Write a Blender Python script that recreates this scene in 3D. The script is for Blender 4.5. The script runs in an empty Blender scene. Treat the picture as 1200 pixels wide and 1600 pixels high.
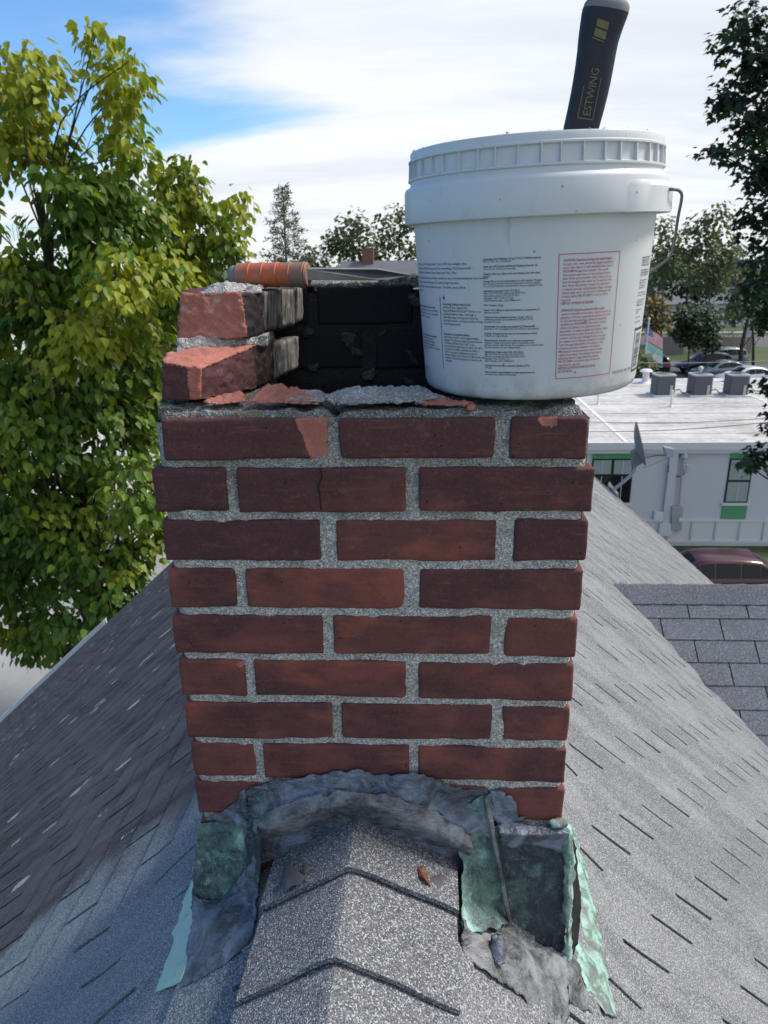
import bpy, bmesh, math, random
import numpy as np
from mathutils import Vector, Matrix

random.seed(7)
RNG = np.random.default_rng(7)
SC = bpy.context.scene
COL = SC.collection

# ------------------------------------------------------------------ camera
F_PX, PITCH, ROLL, YAW = 1136.19364, 0.33748426, -0.01656679, 0.05327979
CAM = np.array([0.0650626, -0.8974816, 0.8246986])
_fh = np.array([-math.sin(YAW), math.cos(YAW), 0.0])
_r0 = np.array([math.cos(YAW), math.sin(YAW), 0.0])
_up = np.array([0, 0, 1.0])
FW = _fh * math.cos(PITCH) - _up * math.sin(PITCH)
_u = _fh * math.sin(PITCH) + _up * math.cos(PITCH)
RT = _r0 * math.cos(ROLL) + _u * math.sin(ROLL)
UP = -_r0 * math.sin(ROLL) + _u * math.cos(ROLL)
cd = bpy.data.cameras.new('camera')
cam = bpy.data.objects.new('camera', cd)
COL.objects.link(cam)
cam.matrix_world = Matrix(((RT[0], UP[0], -FW[0], CAM[0]), (RT[1], UP[1], -FW[1], CAM[1]),
                           (RT[2], UP[2], -FW[2], CAM[2]), (0, 0, 0, 1)))
cd.sensor_fit = 'VERTICAL'
cd.sensor_height = 36.0
cd.lens = F_PX / 1600 * 36
cd.clip_start = 0.02
cd.clip_end = 3000
cd.dof.use_dof = True
cd.dof.focus_distance = 1.02
cd.dof.aperture_fstop = 14
SC.camera = cam

# ------------------------------------------------------------------ light
SUN_EL, SUN_AZ = math.radians(50), math.radians(76)     # azimuth from +Y towards +X
sun_dir = Vector((math.sin(SUN_AZ) * math.cos(SUN_EL), math.cos(SUN_AZ) * math.cos(SUN_EL), math.sin(SUN_EL)))
SC.view_settings.view_transform = 'Standard'
SC.view_settings.look = 'None'
SC.view_settings.gamma = 1
SC.view_settings.use_curve_mapping = False
SC.view_settings.exposure = 1.2
w = bpy.data.worlds.new('World')
SC.world = w
w.use_nodes = True
wt = w.node_tree
wt.nodes.clear()


class NT:
    """small node helper"""
    def __init__(s, tree): s.t = tree
    def n(s, typ, ins=None, **kw):
        nd = s.t.nodes.new(typ)
        for k, v in kw.items(): setattr(nd, k, v)
        for k, v in (ins or {}).items():
            if isinstance(v, bpy.types.NodeSocket): s.t.links.new(v, nd.inputs[k])
            else: nd.inputs[k].default_value = v
        return nd
    def math(s, op, a, b=0.0, c=0.0, clamp=False):
        nd = s.n('ShaderNodeMath', {0: a, 1: b, 2: c}, operation=op); nd.use_clamp = clamp
        return nd.outputs[0]
    def mix(s, f, a, b, blend='MIX'):
        nd = s.n('ShaderNodeMix', data_type='RGBA', blend_type=blend)
        for k, v in ((0, f), (6, a), (7, b)):
            if isinstance(v, bpy.types.NodeSocket): s.t.links.new(v, nd.inputs[k])
            else: nd.inputs[k].default_value = (tuple(v) + (1,)) if k > 0 and len(v) == 3 else v
        return nd.outputs[2]
    def ramp(s, f, a, b):
        nd = s.n('ShaderNodeMapRange', {0: f, 1: a, 2: b, 3: 0.0, 4: 1.0}, interpolation_type='SMOOTHSTEP')
        return nd.outputs[0]
    def noise(s, vec, scale, detail=3.0, rough=0.55, dist=0.0, out=0):
        return s.n('ShaderNodeTexNoise', {'Vector': vec, 'Scale': scale, 'Detail': detail, 'Roughness': rough, 'Distortion': dist}).outputs[out]
    def vor(s, vec, scale, out=0, feature='F1', rand=1.0):
        return s.n('ShaderNodeTexVoronoi', {'Vector': vec, 'Scale': scale, 'Randomness': rand}, feature=feature).outputs[out]
    def scl(s, vec, x, y, z):
        return s.n('ShaderNodeVectorMath', {0: vec, 1: (x, y, z)}, operation='MULTIPLY').outputs[0]
    def add(s, v, w_):
        return s.n('ShaderNodeVectorMath', {0: v, 1: w_}, operation='ADD').outputs[0]


W_ = NT(wt)
sky = W_.n('ShaderNodeTexSky', sky_type='NISHITA')
sky.sun_disc = False
sky.sun_elevation = SUN_EL
sky.sun_rotation = SUN_AZ
sky.air_density = 1.0
sky.dust_density = 0.6
sky.ozone_density = 2.5
tc = W_.n('ShaderNodeTexCoord')
sp = W_.n('ShaderNodeSeparateXYZ', {0: tc.outputs['Generated']})
zz = W_.math('ADD', W_.math('MAXIMUM', sp.outputs[2], 0.0), 0.16)
cv = W_.n('ShaderNodeCombineXYZ', {0: W_.math('DIVIDE', sp.outputs[0], zz), 1: W_.math('DIVIDE', sp.outputs[1], zz), 2: 0.3}).outputs[0]
cv = W_.add(cv, (3.15, 0.62, 0.0))
c1 = W_.noise(W_.scl(cv, 0.55, 1.0, 1.0), 0.75, 9.0, 0.56, 0.35)
c2 = W_.noise(cv, 0.22, 2.0, 0.5)
# the sky is mostly clouded; it opens to blue on the side away from the sun
away = W_.math('MULTIPLY', W_.math('ADD', W_.math('MULTIPLY', sp.outputs[0], 1.0), W_.math('ADD', W_.math('MULTIPLY', sp.outputs[1], 0.22), 0.30)), 0.46)
cm = W_.math('ADD', W_.math('ADD', W_.math('MULTIPLY', c1, 0.8), W_.math('MULTIPLY', c2, 0.45)), away)
lowc = W_.math('MULTIPLY', W_.ramp(sp.outputs[2], 0.17, 0.03), 0.20)
cm = W_.math('ADD', cm, lowc)
cmask = W_.ramp(cm, 0.70, 0.86)
thick = W_.ramp(W_.noise(W_.scl(cv, 0.4, 1.2, 1.0), 1.3, 6.0, 0.62), 0.34, 0.66)
ccol = W_.mix(thick, (4.75, 4.82, 4.85), (3.75, 3.98, 4.25))
blue = W_.mix(1.0, sky.outputs[0], (0.55, 0.74, 0.90), 'MULTIPLY')
skyc = W_.mix(W_.math('MULTIPLY', cmask, 0.95), blue, ccol)
bg = W_.n('ShaderNodeBackground', {'Color': skyc, 'Strength': 0.095})
wo = W_.n('ShaderNodeOutputWorld', {'Surface': bg.outputs[0]})

sl = bpy.data.lights.new('sun', 'SUN')
sl.energy = 1.75
sl.angle = math.radians(13)
sl.color = (1.0, 0.955, 0.89)
so = bpy.data.objects.new('sun', sl)
so.rotation_euler = (-sun_dir).to_track_quat('-Z', 'Y').to_euler()
so.location = (20, 20, 40)
COL.objects.link(so)

GZ = -9.3        # ground height; the ridge of the house is at 0


# ------------------------------------------------------------------ geometry helpers
def ray(x, y): return FW + RT * (x - 600) / F_PX - UP * (y - 800) / F_PX
def at(x, y, Y):                                   # point seen at photo pixel (x, y) in the plane of depth Y
    v = ray(x, y); return CAM + v * ((Y - CAM[1]) / v[1])
def atz(x, y, Z):
    v = ray(x, y); return CAM + v * ((Z - CAM[2]) / v[2])
def px_per_m(P): return F_PX / max(0.05, float((np.array(P) - CAM) @ FW))


def _hash(i, j, k, seed):
    n = (i * 374761393 + j * 668265263 + k * 2147483647 + seed * 974711) & 0xffffffff
    n = ((n ^ (n >> 13)) * 1274126177) & 0xffffffff
    n = ((n ^ (n >> 16)) * 2246822519) & 0xffffffff
    return ((n ^ (n >> 15)) & 0xffff) / 65535.0
def vnoise(P, seed=0):
    P = np.asarray(P, float); I = np.floor(P).astype(np.int64); f = P - I; f = f * f * (3 - 2 * f)
    r = 0
    for a in (0, 1):
        for b in (0, 1):
            for c in (0, 1):
                h = _hash(I[:, 0] + a, I[:, 1] + b, I[:, 2] + c, seed)
                r = r + h * (f[:, 0] if a else 1 - f[:, 0]) * (f[:, 1] if b else 1 - f[:, 1]) * (f[:, 2] if c else 1 - f[:, 2])
    return r * 2 - 1
def fbm(P, scale, octv=3, seed=0):
    P = np.asarray(P, float) * scale; r = 0; a = 1.0
    for o in range(octv):
        r = r + a * vnoise(P * (2 ** o) + 17.3 * o, seed + o); a *= 0.5
    return r


def link(o, parent=None, loc=None):
    COL.objects.link(o)
    if parent is not None: o.parent = parent
    if loc is not None: o.location = loc
    return o
def mesh(name, V, F, m=None, parent=None, smooth=False, attrs=None, mats=None, fmat=None):
    me = bpy.data.meshes.new(name)
    V = np.asarray(V, float)
    if isinstance(F, np.ndarray): F = F.tolist()
    me.from_pydata(V.tolist(), [], F)
    for mm in (mats or ([m] if m else [])): me.materials.append(mm)
    if fmat is not None: me.polygons.foreach_set('material_index', np.asarray(fmat, dtype=np.int32))
    if smooth: me.polygons.foreach_set('use_smooth', np.ones(len(me.polygons), bool))
    for k, v in (attrs or {}).items():
        at_ = me.attributes.new(k, 'FLOAT', 'POINT'); at_.data.foreach_set('value', np.asarray(v, dtype=np.float32))
    me.update()
    o = bpy.data.objects.new(name, me)
    return link(o, parent)
def empty(name, loc=(0, 0, 0), rz=0.0):
    o = bpy.data.objects.new(name, None); o.location = loc; o.rotation_euler = (0, 0, rz); o.empty_display_size = 0.1
    COL.objects.link(o); return o
def tag(o, label=None, cat=None, group=None, kind=None):
    if label: o['label'] = label
    if cat: o['category'] = cat
    if group: o['group'] = group
    if kind: o['kind'] = kind
    return o


class MB:
    """collects simple shapes into one mesh"""
    def __init__(s): s.V = []; s.F = []; s.n = 0
    def add(s, V, F):
        V = [tuple(v) for v in V]; s.V += V; s.F += [tuple(i + s.n for i in f) for f in F]; s.n += len(V); return s
    def box(s, x0, x1, y0, y1, z0, z1, M=None):
        V = [(x, y, z) for x in (x0, x1) for y in (y0, y1) for z in (z0, z1)]
        if M is not None: V = [tuple(M @ Vector(v)) for v in V]
        return s.add(V, [(0, 1, 3, 2), (4, 6, 7, 5), (0, 4, 5, 1), (2, 3, 7, 6), (0, 2, 6, 4), (1, 5, 7, 3)])
    def tube(s, pts, rad, n=8, cap=True):
        pts = [Vector(p) for p in pts]
        if not hasattr(rad, '__len__'): rad = [rad] * len(pts)
        V = []; F = []; prev = None
        for i, p in enumerate(pts):
            d = (pts[min(i + 1, len(pts) - 1)] - pts[max(i - 1, 0)]).normalized()
            if prev is None:
                a = d.cross(Vector((0, 0, 1)))
                if a.length < 1e-3: a = d.cross(Vector((1, 0, 0)))
            else: a = prev - d * prev.dot(d)
            a.normalize(); prev = a; b = d.cross(a)
            for k in range(n):
                t = 2 * math.pi * k / n; V.append(p + (a * math.cos(t) + b * math.sin(t)) * rad[i])
        for i in range(len(pts) - 1):
            for k in range(n):
                k2 = (k + 1) % n; F.append((i * n + k, i * n + k2, (i + 1) * n + k2, (i + 1) * n + k))
        if cap: F.append(tuple(range(n))[::-1]); F.append(tuple((len(pts) - 1) * n + k for k in range(n)))
        return s.add(V, F)
    def lathe(s, prof, n=32, M=None, a0=0.0, a1=2 * math.pi):
        full = abs(a1 - a0 - 2 * math.pi) < 1e-6; m = n if full else n + 1; V = []; F = []
        for r, h in prof:
            for k in range(m):
                t = a0 + (a1 - a0) * k / n; V.append((r * math.cos(t), r * math.sin(t), h))
        if M is not None: V = [tuple(M @ Vector(v)) for v in V]
        for i in range(len(prof) - 1):
            for k in range(n):
                k2 = (k + 1) % m; F.append((i * m + k, i * m + k2, (i + 1) * m + k2, (i + 1) * m + k))
        return s.add(V, F)
    def prism(s, pts, d):                     # pts: 3D polygon, d: extrusion vector
        n = len(pts); d = np.array(d); V = [tuple(p) for p in pts] + [tuple(np.array(p) + d) for p in pts]
        F = [tuple(range(n)), tuple(range(2 * n - 1, n - 1, -1))] + [(i, i + n, (i + 1) % n + n, (i + 1) % n) for i in range(n)]
        return s.add(V, F)
    def build(s, name, m, parent=None, smooth=False, bevel=0.0, sharp=40):
        o = mesh(name, s.V, s.F, m, parent)
        bm = bmesh.new(); bm.from_mesh(o.data); bmesh.ops.recalc_face_normals(bm, faces=bm.faces)
        if bevel > 0:
            bmesh.ops.bevel(bm, geom=[e for e in bm.edges if len(e.link_faces) == 2 and e.calc_face_angle(0) > 0.6], offset=bevel, segments=2, affect='EDGES', profile=0.6)
        if smooth:
            for f in bm.faces: f.smooth = True
            for e in bm.edges:
                if len(e.link_faces) == 2 and e.calc_face_angle(0) > math.radians(sharp): e.smooth = False
        bm.to_mesh(o.data); bm.free(); return o


def lin(c):     # hex -> linear tuple
    v = [int(c[i:i + 2], 16) / 255 for i in (0, 2, 4)]
    return tuple(x / 12.92 if x < 0.04045 else ((x + 0.055) / 1.055) ** 2.4 for x in v)


# ------------------------------------------------------------------ materials
def newmat(name):
    m = bpy.data.materials.new(name); m.use_nodes = True; t = m.node_tree; t.nodes.clear(); return m, NT(t)
def finish(m, N, color, rough=0.7, metal=0.0, height=None, bstr=0.5, bdist=0.002, spec=0.4, trans=None, coat=0.0):
    ins = {'Roughness': rough, 'Metallic': metal, 'Specular IOR Level': spec, 'Coat Weight': coat}
    b = N.n('ShaderNodeBsdfPrincipled', ins)
    if isinstance(color, bpy.types.NodeSocket): N.t.links.new(color, b.inputs['Base Color'])
    else: b.inputs['Base Color'].default_value = tuple(color) + (1,)
    if height is not None:
        bp = N.n('ShaderNodeBump', {'Strength': bstr, 'Distance': bdist, 'Height': height})
        N.t.links.new(bp.outputs[0], b.inputs['Normal'])
    sh = b.outputs[0]
    if trans:
        tr = N.n('ShaderNodeBsdfTranslucent')
        if isinstance(color, bpy.types.NodeSocket): N.t.links.new(N.mix(1.0, color, trans[1], 'MULTIPLY'), tr.inputs[0])
        else: tr.inputs[0].default_value = tuple(color) + (1,)
        sh = N.n('ShaderNodeMixShader', {0: trans[0], 1: sh, 2: tr.outputs[0]}).outputs[0]
    N.n('ShaderNodeOutputMaterial', {'Surface': sh})
    return m
def pos(N): return N.n('ShaderNodeNewGeometry').outputs['Position']
def obj_rand(N): return N.n('ShaderNodeObjectInfo').outputs['Random']
def objc(N): return N.n('ShaderNodeTexCoord').outputs['Object']
def attr(N, name): return N.n('ShaderNodeAttribute', attribute_name=name).outputs['Fac']


def plain(name, c, rough=0.6, metal=0.0, var=0.12, scale=30.0, bump=0.0, coat=0.0, spec=0.4):
    m, N = newmat(name); p = objc(N)
    n = N.noise(p, scale, 4.0, 0.6)
    lo = tuple(x * (1 - var) for x in c); hi = tuple(min(1, x * (1 + var)) for x in c)
    col = N.mix(n, lo, hi)
    return finish(m, N, col, rough, metal, n if bump else None, 0.3, bump or 0.001, coat=coat, spec=spec)


def mat_brick():
    m, N = newmat('red_brick'); p = pos(N); r = obj_rand(N)
    base = N.mix(r, (0.120, 0.046, 0.042), (0.250, 0.076, 0.055))
    r2 = N.math('FRACT', N.math('MULTIPLY', r, 13.7))
    base = N.mix(N.math('MULTIPLY', r2, 0.45), base, (0.13, 0.045, 0.055))
    po = N.add(p, (3.1, 1.7, 0.2))
    b1 = N.noise(N.scl(po, 1, 1, 1.6), 13.0, 4.0, 0.6)
    base = N.mix(N.math('MULTIPLY', N.ramp(b1, 0.44, 0.66), N.math('MULTIPLY', N.math('FRACT', N.math('MULTIPLY', r, 29.3)), 0.85)), base, (0.33, 0.098, 0.062))
    b2 = N.noise(N.scl(po, 0.8, 1, 1.2), 9.0, 5.0, 0.65, 0.3)
    # kiln-burnt and weathered dark patches, more of them near the top where smoke reached
    sp_ = N.n('ShaderNodeSeparateXYZ', {0: p})
    hi = N.ramp(sp_.outputs[2], 0.20, 0.72)
    dk = N.ramp(N.math('ADD', N.math('ADD', b2, N.math('MULTIPLY', hi, 0.27)), N.math('MULTIPLY', r2, 0.12)), 0.50, 0.76)
    base = N.mix(N.math('MULTIPLY', dk, 0.74), base, (0.055, 0.030, 0.034))
    gr = N.noise(p, 230.0, 3.0, 0.7)
    b4 = N.noise(N.scl(p, 0.35, 1, 2.6), 48.0, 5.0, 0.7, 0.5)
    base = N.mix(N.math('MULTIPLY', N.ramp(b4, 0.52, 0.72), 0.45), base, (0.075, 0.032, 0.034))
    base = N.mix(N.math('MULTIPLY', N.ramp(b4, 0.46, 0.28), 0.40), base, (0.30, 0.10, 0.072))
    dust = N.math('MULTIPLY', N.ramp(N.noise(N.add(p, (7.0, 2.0, 1.0)), 33.0, 6.0, 0.75), 0.56, 0.74), 0.28)
    base = N.mix(dust, base, (0.27, 0.20, 0.19))
    base = N.mix(N.math('MULTIPLY', N.ramp(gr, 0.5, 0.75), 0.35), base, (0.26, 0.12, 0.10))
    # small black pits and a few pale lime specks
    pit = N.math('MULTIPLY', N.ramp(N.vor(p, 75.0), 0.15, 0.06), N.ramp(N.noise(p, 24.0, 2.0), 0.50, 0.62))
    base = N.mix(N.math('MULTIPLY', pit, 0.75), base, (0.028, 0.015, 0.014))
    lime = N.math('MULTIPLY', N.ramp(N.noise(p, 120.0, 4.0, 0.75), 0.66, 0.76), N.ramp(N.noise(p, 17.0, 2.0), 0.5, 0.68))
    base = N.mix(N.math('MULTIPLY', lime, 0.5), base, (0.42, 0.38, 0.36))
    # fresh broken faces
    fr = attr(N, 'fresh')
    fc = N.mix(N.noise(p, 70.0, 5.0, 0.65), (0.30, 0.095, 0.070), (0.52, 0.215, 0.160))
    fc = N.mix(N.math('MULTIPLY', N.ramp(N.noise(p, 38.0, 3.0, 0.6), 0.58, 0.72), 0.5), fc, (0.60, 0.43, 0.38))
    fc = N.mix(N.math('MULTIPLY', pit, 0.6), fc, (0.20, 0.05, 0.04))
    base = N.mix(N.ramp(fr, 0.35, 0.6), base, fc)
    # soot inside the flue
    so_ = attr(N, 'soot')
    sc_ = N.mix(N.noise(N.scl(p, 3, 3, 1), 40.0, 4.0, 0.7), (0.006, 0.006, 0.008), (0.022, 0.02, 0.022))
    base = N.mix(so_, base, sc_)
    h = N.math('ADD', N.math('MULTIPLY', gr, 0.25), N.math('MULTIPLY', pit, -1.2))
    h = N.math('ADD', h, N.math('MULTIPLY', N.noise(p, 60.0, 4.0, 0.6), 0.8))
    h = N.math('ADD', h, N.math('MULTIPLY', N.math('MULTIPLY', N.noise(p, 95.0, 4.0, 0.7), fr), 1.6))
    return finish(m, N, base, 0.82, 0, h, 0.75, 0.0022, spec=0.3)


def mat_mortar(name, c, dark=0.5, lichen=0.0, grit=1.0):
    m, N = newmat(name); p = pos(N)
    n1 = N.noise(p, 14.0, 3.0)
    base = N.mix(n1, tuple(x * 0.75 for x in c), tuple(min(1, x * 1.15) for x in c))
    v = N.vor(p, 520.0, 1)          # sand grains
    vs = N.n('ShaderNodeSeparateXYZ', {0: v}).outputs[0]
    base = N.mix(N.math('MULTIPLY', N.ramp(vs, 0.62, 0.7), 0.6 * grit), base, tuple(x * 0.3 for x in c))
    base = N.mix(N.math('MULTIPLY', N.ramp(vs, 0.22, 0.14), 0.85), base, (0.80, 0.78, 0.74))
    g2 = N.ramp(N.noise(p, 210.0, 2.0, 0.5), 0.60, 0.68)
    base = N.mix(N.math('MULTIPLY', g2, 0.6 * grit), base, (0.05, 0.048, 0.045))
    hi = N.ramp(N.n('ShaderNodeSeparateXYZ', {0: p}).outputs[2], 0.40, 0.62)
    st = N.math('MULTIPLY', N.ramp(N.math('ADD', N.noise(p, 22.0, 4.0, 0.7), N.math('MULTIPLY', hi, 0.22)), 0.50, 0.72), dark)
    base = N.mix(st, base, (0.065, 0.062, 0.055))
    if lichen:
        li = N.math('MULTIPLY', N.ramp(N.noise(p, 30.0, 4.0, 0.7), 0.52, 0.6), lichen)
        base = N.mix(li, base, (0.16, 0.15, 0.03))
    so_ = attr(N, 'soot')
    base = N.mix(so_, base, (0.012, 0.012, 0.013))
    h = N.math('ADD', N.math('MULTIPLY', N.vor(p, 420.0), 0.9), N.noise(p, 160.0, 3.0, 0.7))
    return finish(m, N, base, 0.9, 0, h, 0.9, 0.0022, spec=0.25)


def mat_shingle(name, c0, c1, side):
    """granule-coated asphalt; side: 'left' carries algae outside the strip washed by the copper, 'right', 'dormer', 'cap'"""
    m, N = newmat(name); p = pos(N); r = obj_rand(N)
    v = N.n('ShaderNodeSeparateXYZ', {0: N.vor(p, 600.0, 1)})
    n1 = N.noise(p, 9.0, 4.0, 0.6)
    base = N.mix(n1, c0, c1)
    tr = attr(N, 'tone')
    base = N.mix(N.math('MULTIPLY', tr, 0.22), base, tuple(x * 0.55 for x in c0))
    # cloudy weathering that runs down the slope
    if side in ('left', 'right'):
        s = N.noise(N.scl(p, 0.9, 5.0, 0.9), 1.5, 5.0, 0.62, 0.6)
        s2 = N.noise(N.scl(p, 0.6, 2.6, 0.6), 2.6, 4.0, 0.55)
    if side == 'left':
        sp_ = N.n('ShaderNodeSeparateXYZ', {0: p})
        yy = N.math('ADD', sp_.outputs[1], N.math('MULTIPLY', N.math('SUBTRACT', N.noise(N.scl(p, 1, 1, 1), 3.0, 5.0, 0.6), 0.5), 0.55))
        al = N.ramp(yy, 0.40, 0.58)
        base = N.mix(N.math('MULTIPLY', N.ramp(s2, 0.42, 0.62), 0.5), base, (0.29, 0.335, 0.345))
        ac = N.mix(N.ramp(s, 0.33, 0.68), (0.034, 0.029, 0.030), (0.120, 0.114, 0.122))
        base = N.mix(N.math('MULTIPLY', al, 0.93), base, ac)
        # pale lichen and bird-lime spots drawn out along the slope
        vp = N.scl(p, 3.2, 12.0, 3.2)
        vd = N.vor(vp, 1.0)
        vr = N.n('ShaderNodeSeparateXYZ', {0: N.vor(vp, 1.0, 1)}).outputs[0]
        sz = N.math('MULTIPLY', N.ramp(vr, 0.55, 1.0), 0.27)
        edge = N.math('ADD', vd, N.math('MULTIPLY', N.math('SUBTRACT', N.noise(p, 45.0, 3.0, 0.7), 0.5), 0.30))
        sp1 = N.math('MULTIPLY', N.math('LESS_THAN', edge, sz), al)
        base = N.mix(N.math('MULTIPLY', sp1, 0.85), base, (0.58, 0.58, 0.53))
    elif side == 'right':
        base = N.mix(N.math('MULTIPLY', N.ramp(s, 0.40, 0.60), 0.72), base, (0.130, 0.140, 0.160))
        base = N.mix(N.math('MULTIPLY', N.ramp(s2, 0.52, 0.72), 0.35), base, (0.42, 0.415, 0.39))
    else:
        s3 = N.noise(p, 4.0, 4.0, 0.6)
        base = N.mix(N.math('MULTIPLY', N.ramp(s3, 0.45, 0.7), 0.35), base, tuple(x * 0.6 for x in c0))
        base = N.mix(N.math('MULTIPLY', r, 0.18), base, tuple(x * 0.5 for x in c0))
    k = 0.72 if side == 'cap' else 0.70
    ws = 0.85 * k
    if side == 'left': ws = N.math('MULTIPLY', N.math('SUBTRACT', 1.0, N.math('MULTIPLY', al, 0.85)), ws)
    base = N.mix(N.math('MULTIPLY', N.ramp(v.outputs[0], 0.60, 0.72), 0.85 * k), base, tuple(x * 0.22 for x in c0))
    base = N.mix(N.math('MULTIPLY', N.ramp(v.outputs[1], 0.80, 0.86), ws), base, (0.66, 0.68, 0.70))
    base = N.mix(N.math('MULTIPLY', N.ramp(v.outputs[2], 0.94, 0.95), 0.4), base, (0.40, 0.22, 0.20))
    h = N.math('ADD', N.vor(p, 430.0), N.math('MULTIPLY', v.outputs[0], 0.6))
    return finish(m, N, base, 0.95, 0, h, 0.8, 0.0018, spec=0.15)


def mat_patina(name, green=0.5, dark=0.6, pale=0.3, sc=14.0, stain=(0.030, 0.048, 0.062), off=0.0):
    m, N = newmat(name); p = N.add(pos(N), (off, off * 0.7, off * 1.3))
    g = N.mix(N.noise(p, sc * 2.2, 4.0, 0.65), (0.065, 0.15, 0.115), (0.17, 0.31, 0.245))
    g = N.mix(N.math('MULTIPLY', N.ramp(N.noise(p, sc * 1.1, 5.0, 0.65, 0.4), 0.64 - pale * 0.35, 0.74 - pale * 0.3), 0.9), g, (0.38, 0.60, 0.53))
    n = N.noise(p, sc, 6.0, 0.66, 0.5)
    dk = N.mix(N.noise(p, sc * 3, 4.0, 0.7), tuple(x * 0.55 for x in stain), tuple(x * 1.9 for x in stain))
    col = N.mix(N.ramp(n, 0.36 + (0.5 - green) * 0.5, 0.58 + (0.5 - green) * 0.5), dk, g)
    # thin pale scratches
    w1 = N.noise(N.scl(p, 1, 1, 0.5), sc * 2.0, 5.0, 0.7, 1.0)
    line = N.ramp(N.math('ABSOLUTE', N.math('SUBTRACT', w1, 0.5)), 0.012, 0.0)
    col = N.mix(N.math('MULTIPLY', line, 0.45 * (1 - dark) + 0.15), col, (0.55, 0.62, 0.60))
    br = N.ramp(N.noise(p, sc * 0.7, 5.0, 0.6), 0.60, 0.75)
    col = N.mix(N.math('MULTIPLY', br, 0.5 * dark), col, (0.10, 0.075, 0.06))
    h = N.math('ADD', N.math('MULTIPLY', w1, 1.2), N.noise(p, sc * 8, 4.0, 0.6))
    return finish(m, N, col, 0.5, 0.0, h, 0.7, 0.004, spec=0.5)


def mat_tar(name='roofing_tar', c=(0.125, 0.148, 0.190)):
    m, N = newmat(name); p = pos(N)
    n = N.noise(p, 20.0, 6.0, 0.65, 0.8)
    col = N.mix(N.ramp(n, 0.36, 0.66), tuple(x * 0.38 for x in c), tuple(x * 1.75 for x in c))
    col = N.mix(N.math('MULTIPLY', N.ramp(N.noise(p, 34.0, 5.0, 0.7), 0.58, 0.72), 0.6), col, (0.22, 0.26, 0.31))
    w1 = N.noise(N.scl(p, 0.5, 1, 1.4), 34.0, 4.0, 0.7, 1.5)
    line = N.ramp(N.math('ABSOLUTE', N.math('SUBTRACT', w1, 0.5)), 0.02, 0.0)
    col = N.mix(N.math('MULTIPLY', line, 0.35), col, (0.30, 0.33, 0.38))
    h = N.math('ADD', N.math('MULTIPLY', w1, 1.5), N.math('MULTIPLY', N.noise(p, 150.0, 4.0, 0.6), 0.5))
    return finish(m, N, col, N.mix(N.ramp(n, 0.4, 0.6), (0.30,) * 3, (0.55,) * 3), 0, h, 0.85, 0.005, spec=0.5)


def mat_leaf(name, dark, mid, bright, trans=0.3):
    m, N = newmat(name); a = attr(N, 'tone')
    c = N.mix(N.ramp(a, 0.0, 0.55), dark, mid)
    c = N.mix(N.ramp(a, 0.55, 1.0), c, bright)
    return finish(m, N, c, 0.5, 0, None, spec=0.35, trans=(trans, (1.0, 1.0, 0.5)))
def mat_bark(name, c):
    m, N = newmat(name); p = objc(N)
    n = N.noise(N.scl(p, 6, 6, 1.2), 3.0, 5.0, 0.7)
    return finish(m, N, N.mix(n, tuple(x * 0.5 for x in c), tuple(x * 1.3 for x in c)), 0.9, 0, n, 0.8, 0.03)


M = {}
M['brick'] = mat_brick()
M['mortar'] = mat_mortar('sandy_mortar', (0.54, 0.52, 0.475), 0.36, 0.0, 0.9)
M['lime'] = mat_mortar('pale_lime_mortar', (0.50, 0.49, 0.47), 0.35, 0.0, 0.55)
M['mossy'] = mat_mortar('mossy_mortar', (0.40, 0.40, 0.37), 0.62, 0.5)
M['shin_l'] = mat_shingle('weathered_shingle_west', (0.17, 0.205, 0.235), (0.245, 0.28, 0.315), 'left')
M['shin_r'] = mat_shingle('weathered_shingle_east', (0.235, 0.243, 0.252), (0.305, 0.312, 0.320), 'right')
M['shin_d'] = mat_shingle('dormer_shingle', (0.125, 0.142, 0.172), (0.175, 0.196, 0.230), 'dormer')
M['shin_c'] = mat_shingle('ridge_cap_shingle', (0.165, 0.172, 0.190), (0.220, 0.228, 0.245), 'cap')
M['bitumen_and_shade'] = plain('bitumen_and_shade', (0.016, 0.017, 0.02), 0.9)  # near-black deck coating; also painted as shade in slots, cracks and torn copper
M['tar'] = mat_tar()
M['cop_dark'] = mat_patina('copper_dark_patina', 0.20, 0.8, 0.2, 17.0, (0.026, 0.038, 0.048))
M['cop_green'] = mat_patina('copper_green_patina', 0.44, 0.4, 0.35, 19.0, (0.045, 0.068, 0.080), 3.0)
M['cop_turq'] = mat_patina('copper_turquoise_patina', 1.25, 0.05, 1.0, 12.0, (0.20, 0.32, 0.32), 5.0)
M['cop_pale'] = mat_patina('copper_pale_green_patina', 0.52, 0.3, 0.75, 26.0, (0.13, 0.14, 0.125), 9.0)
M['lead'] = mat_tar('grey_weathered_flashing', (0.150, 0.152, 0.160))
M['white_trim'] = plain('white_trim_paint', (0.72, 0.73, 0.74), 0.5)
M['siding'] = plain('house_siding', (0.5, 0.5, 0.47), 0.7)

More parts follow.
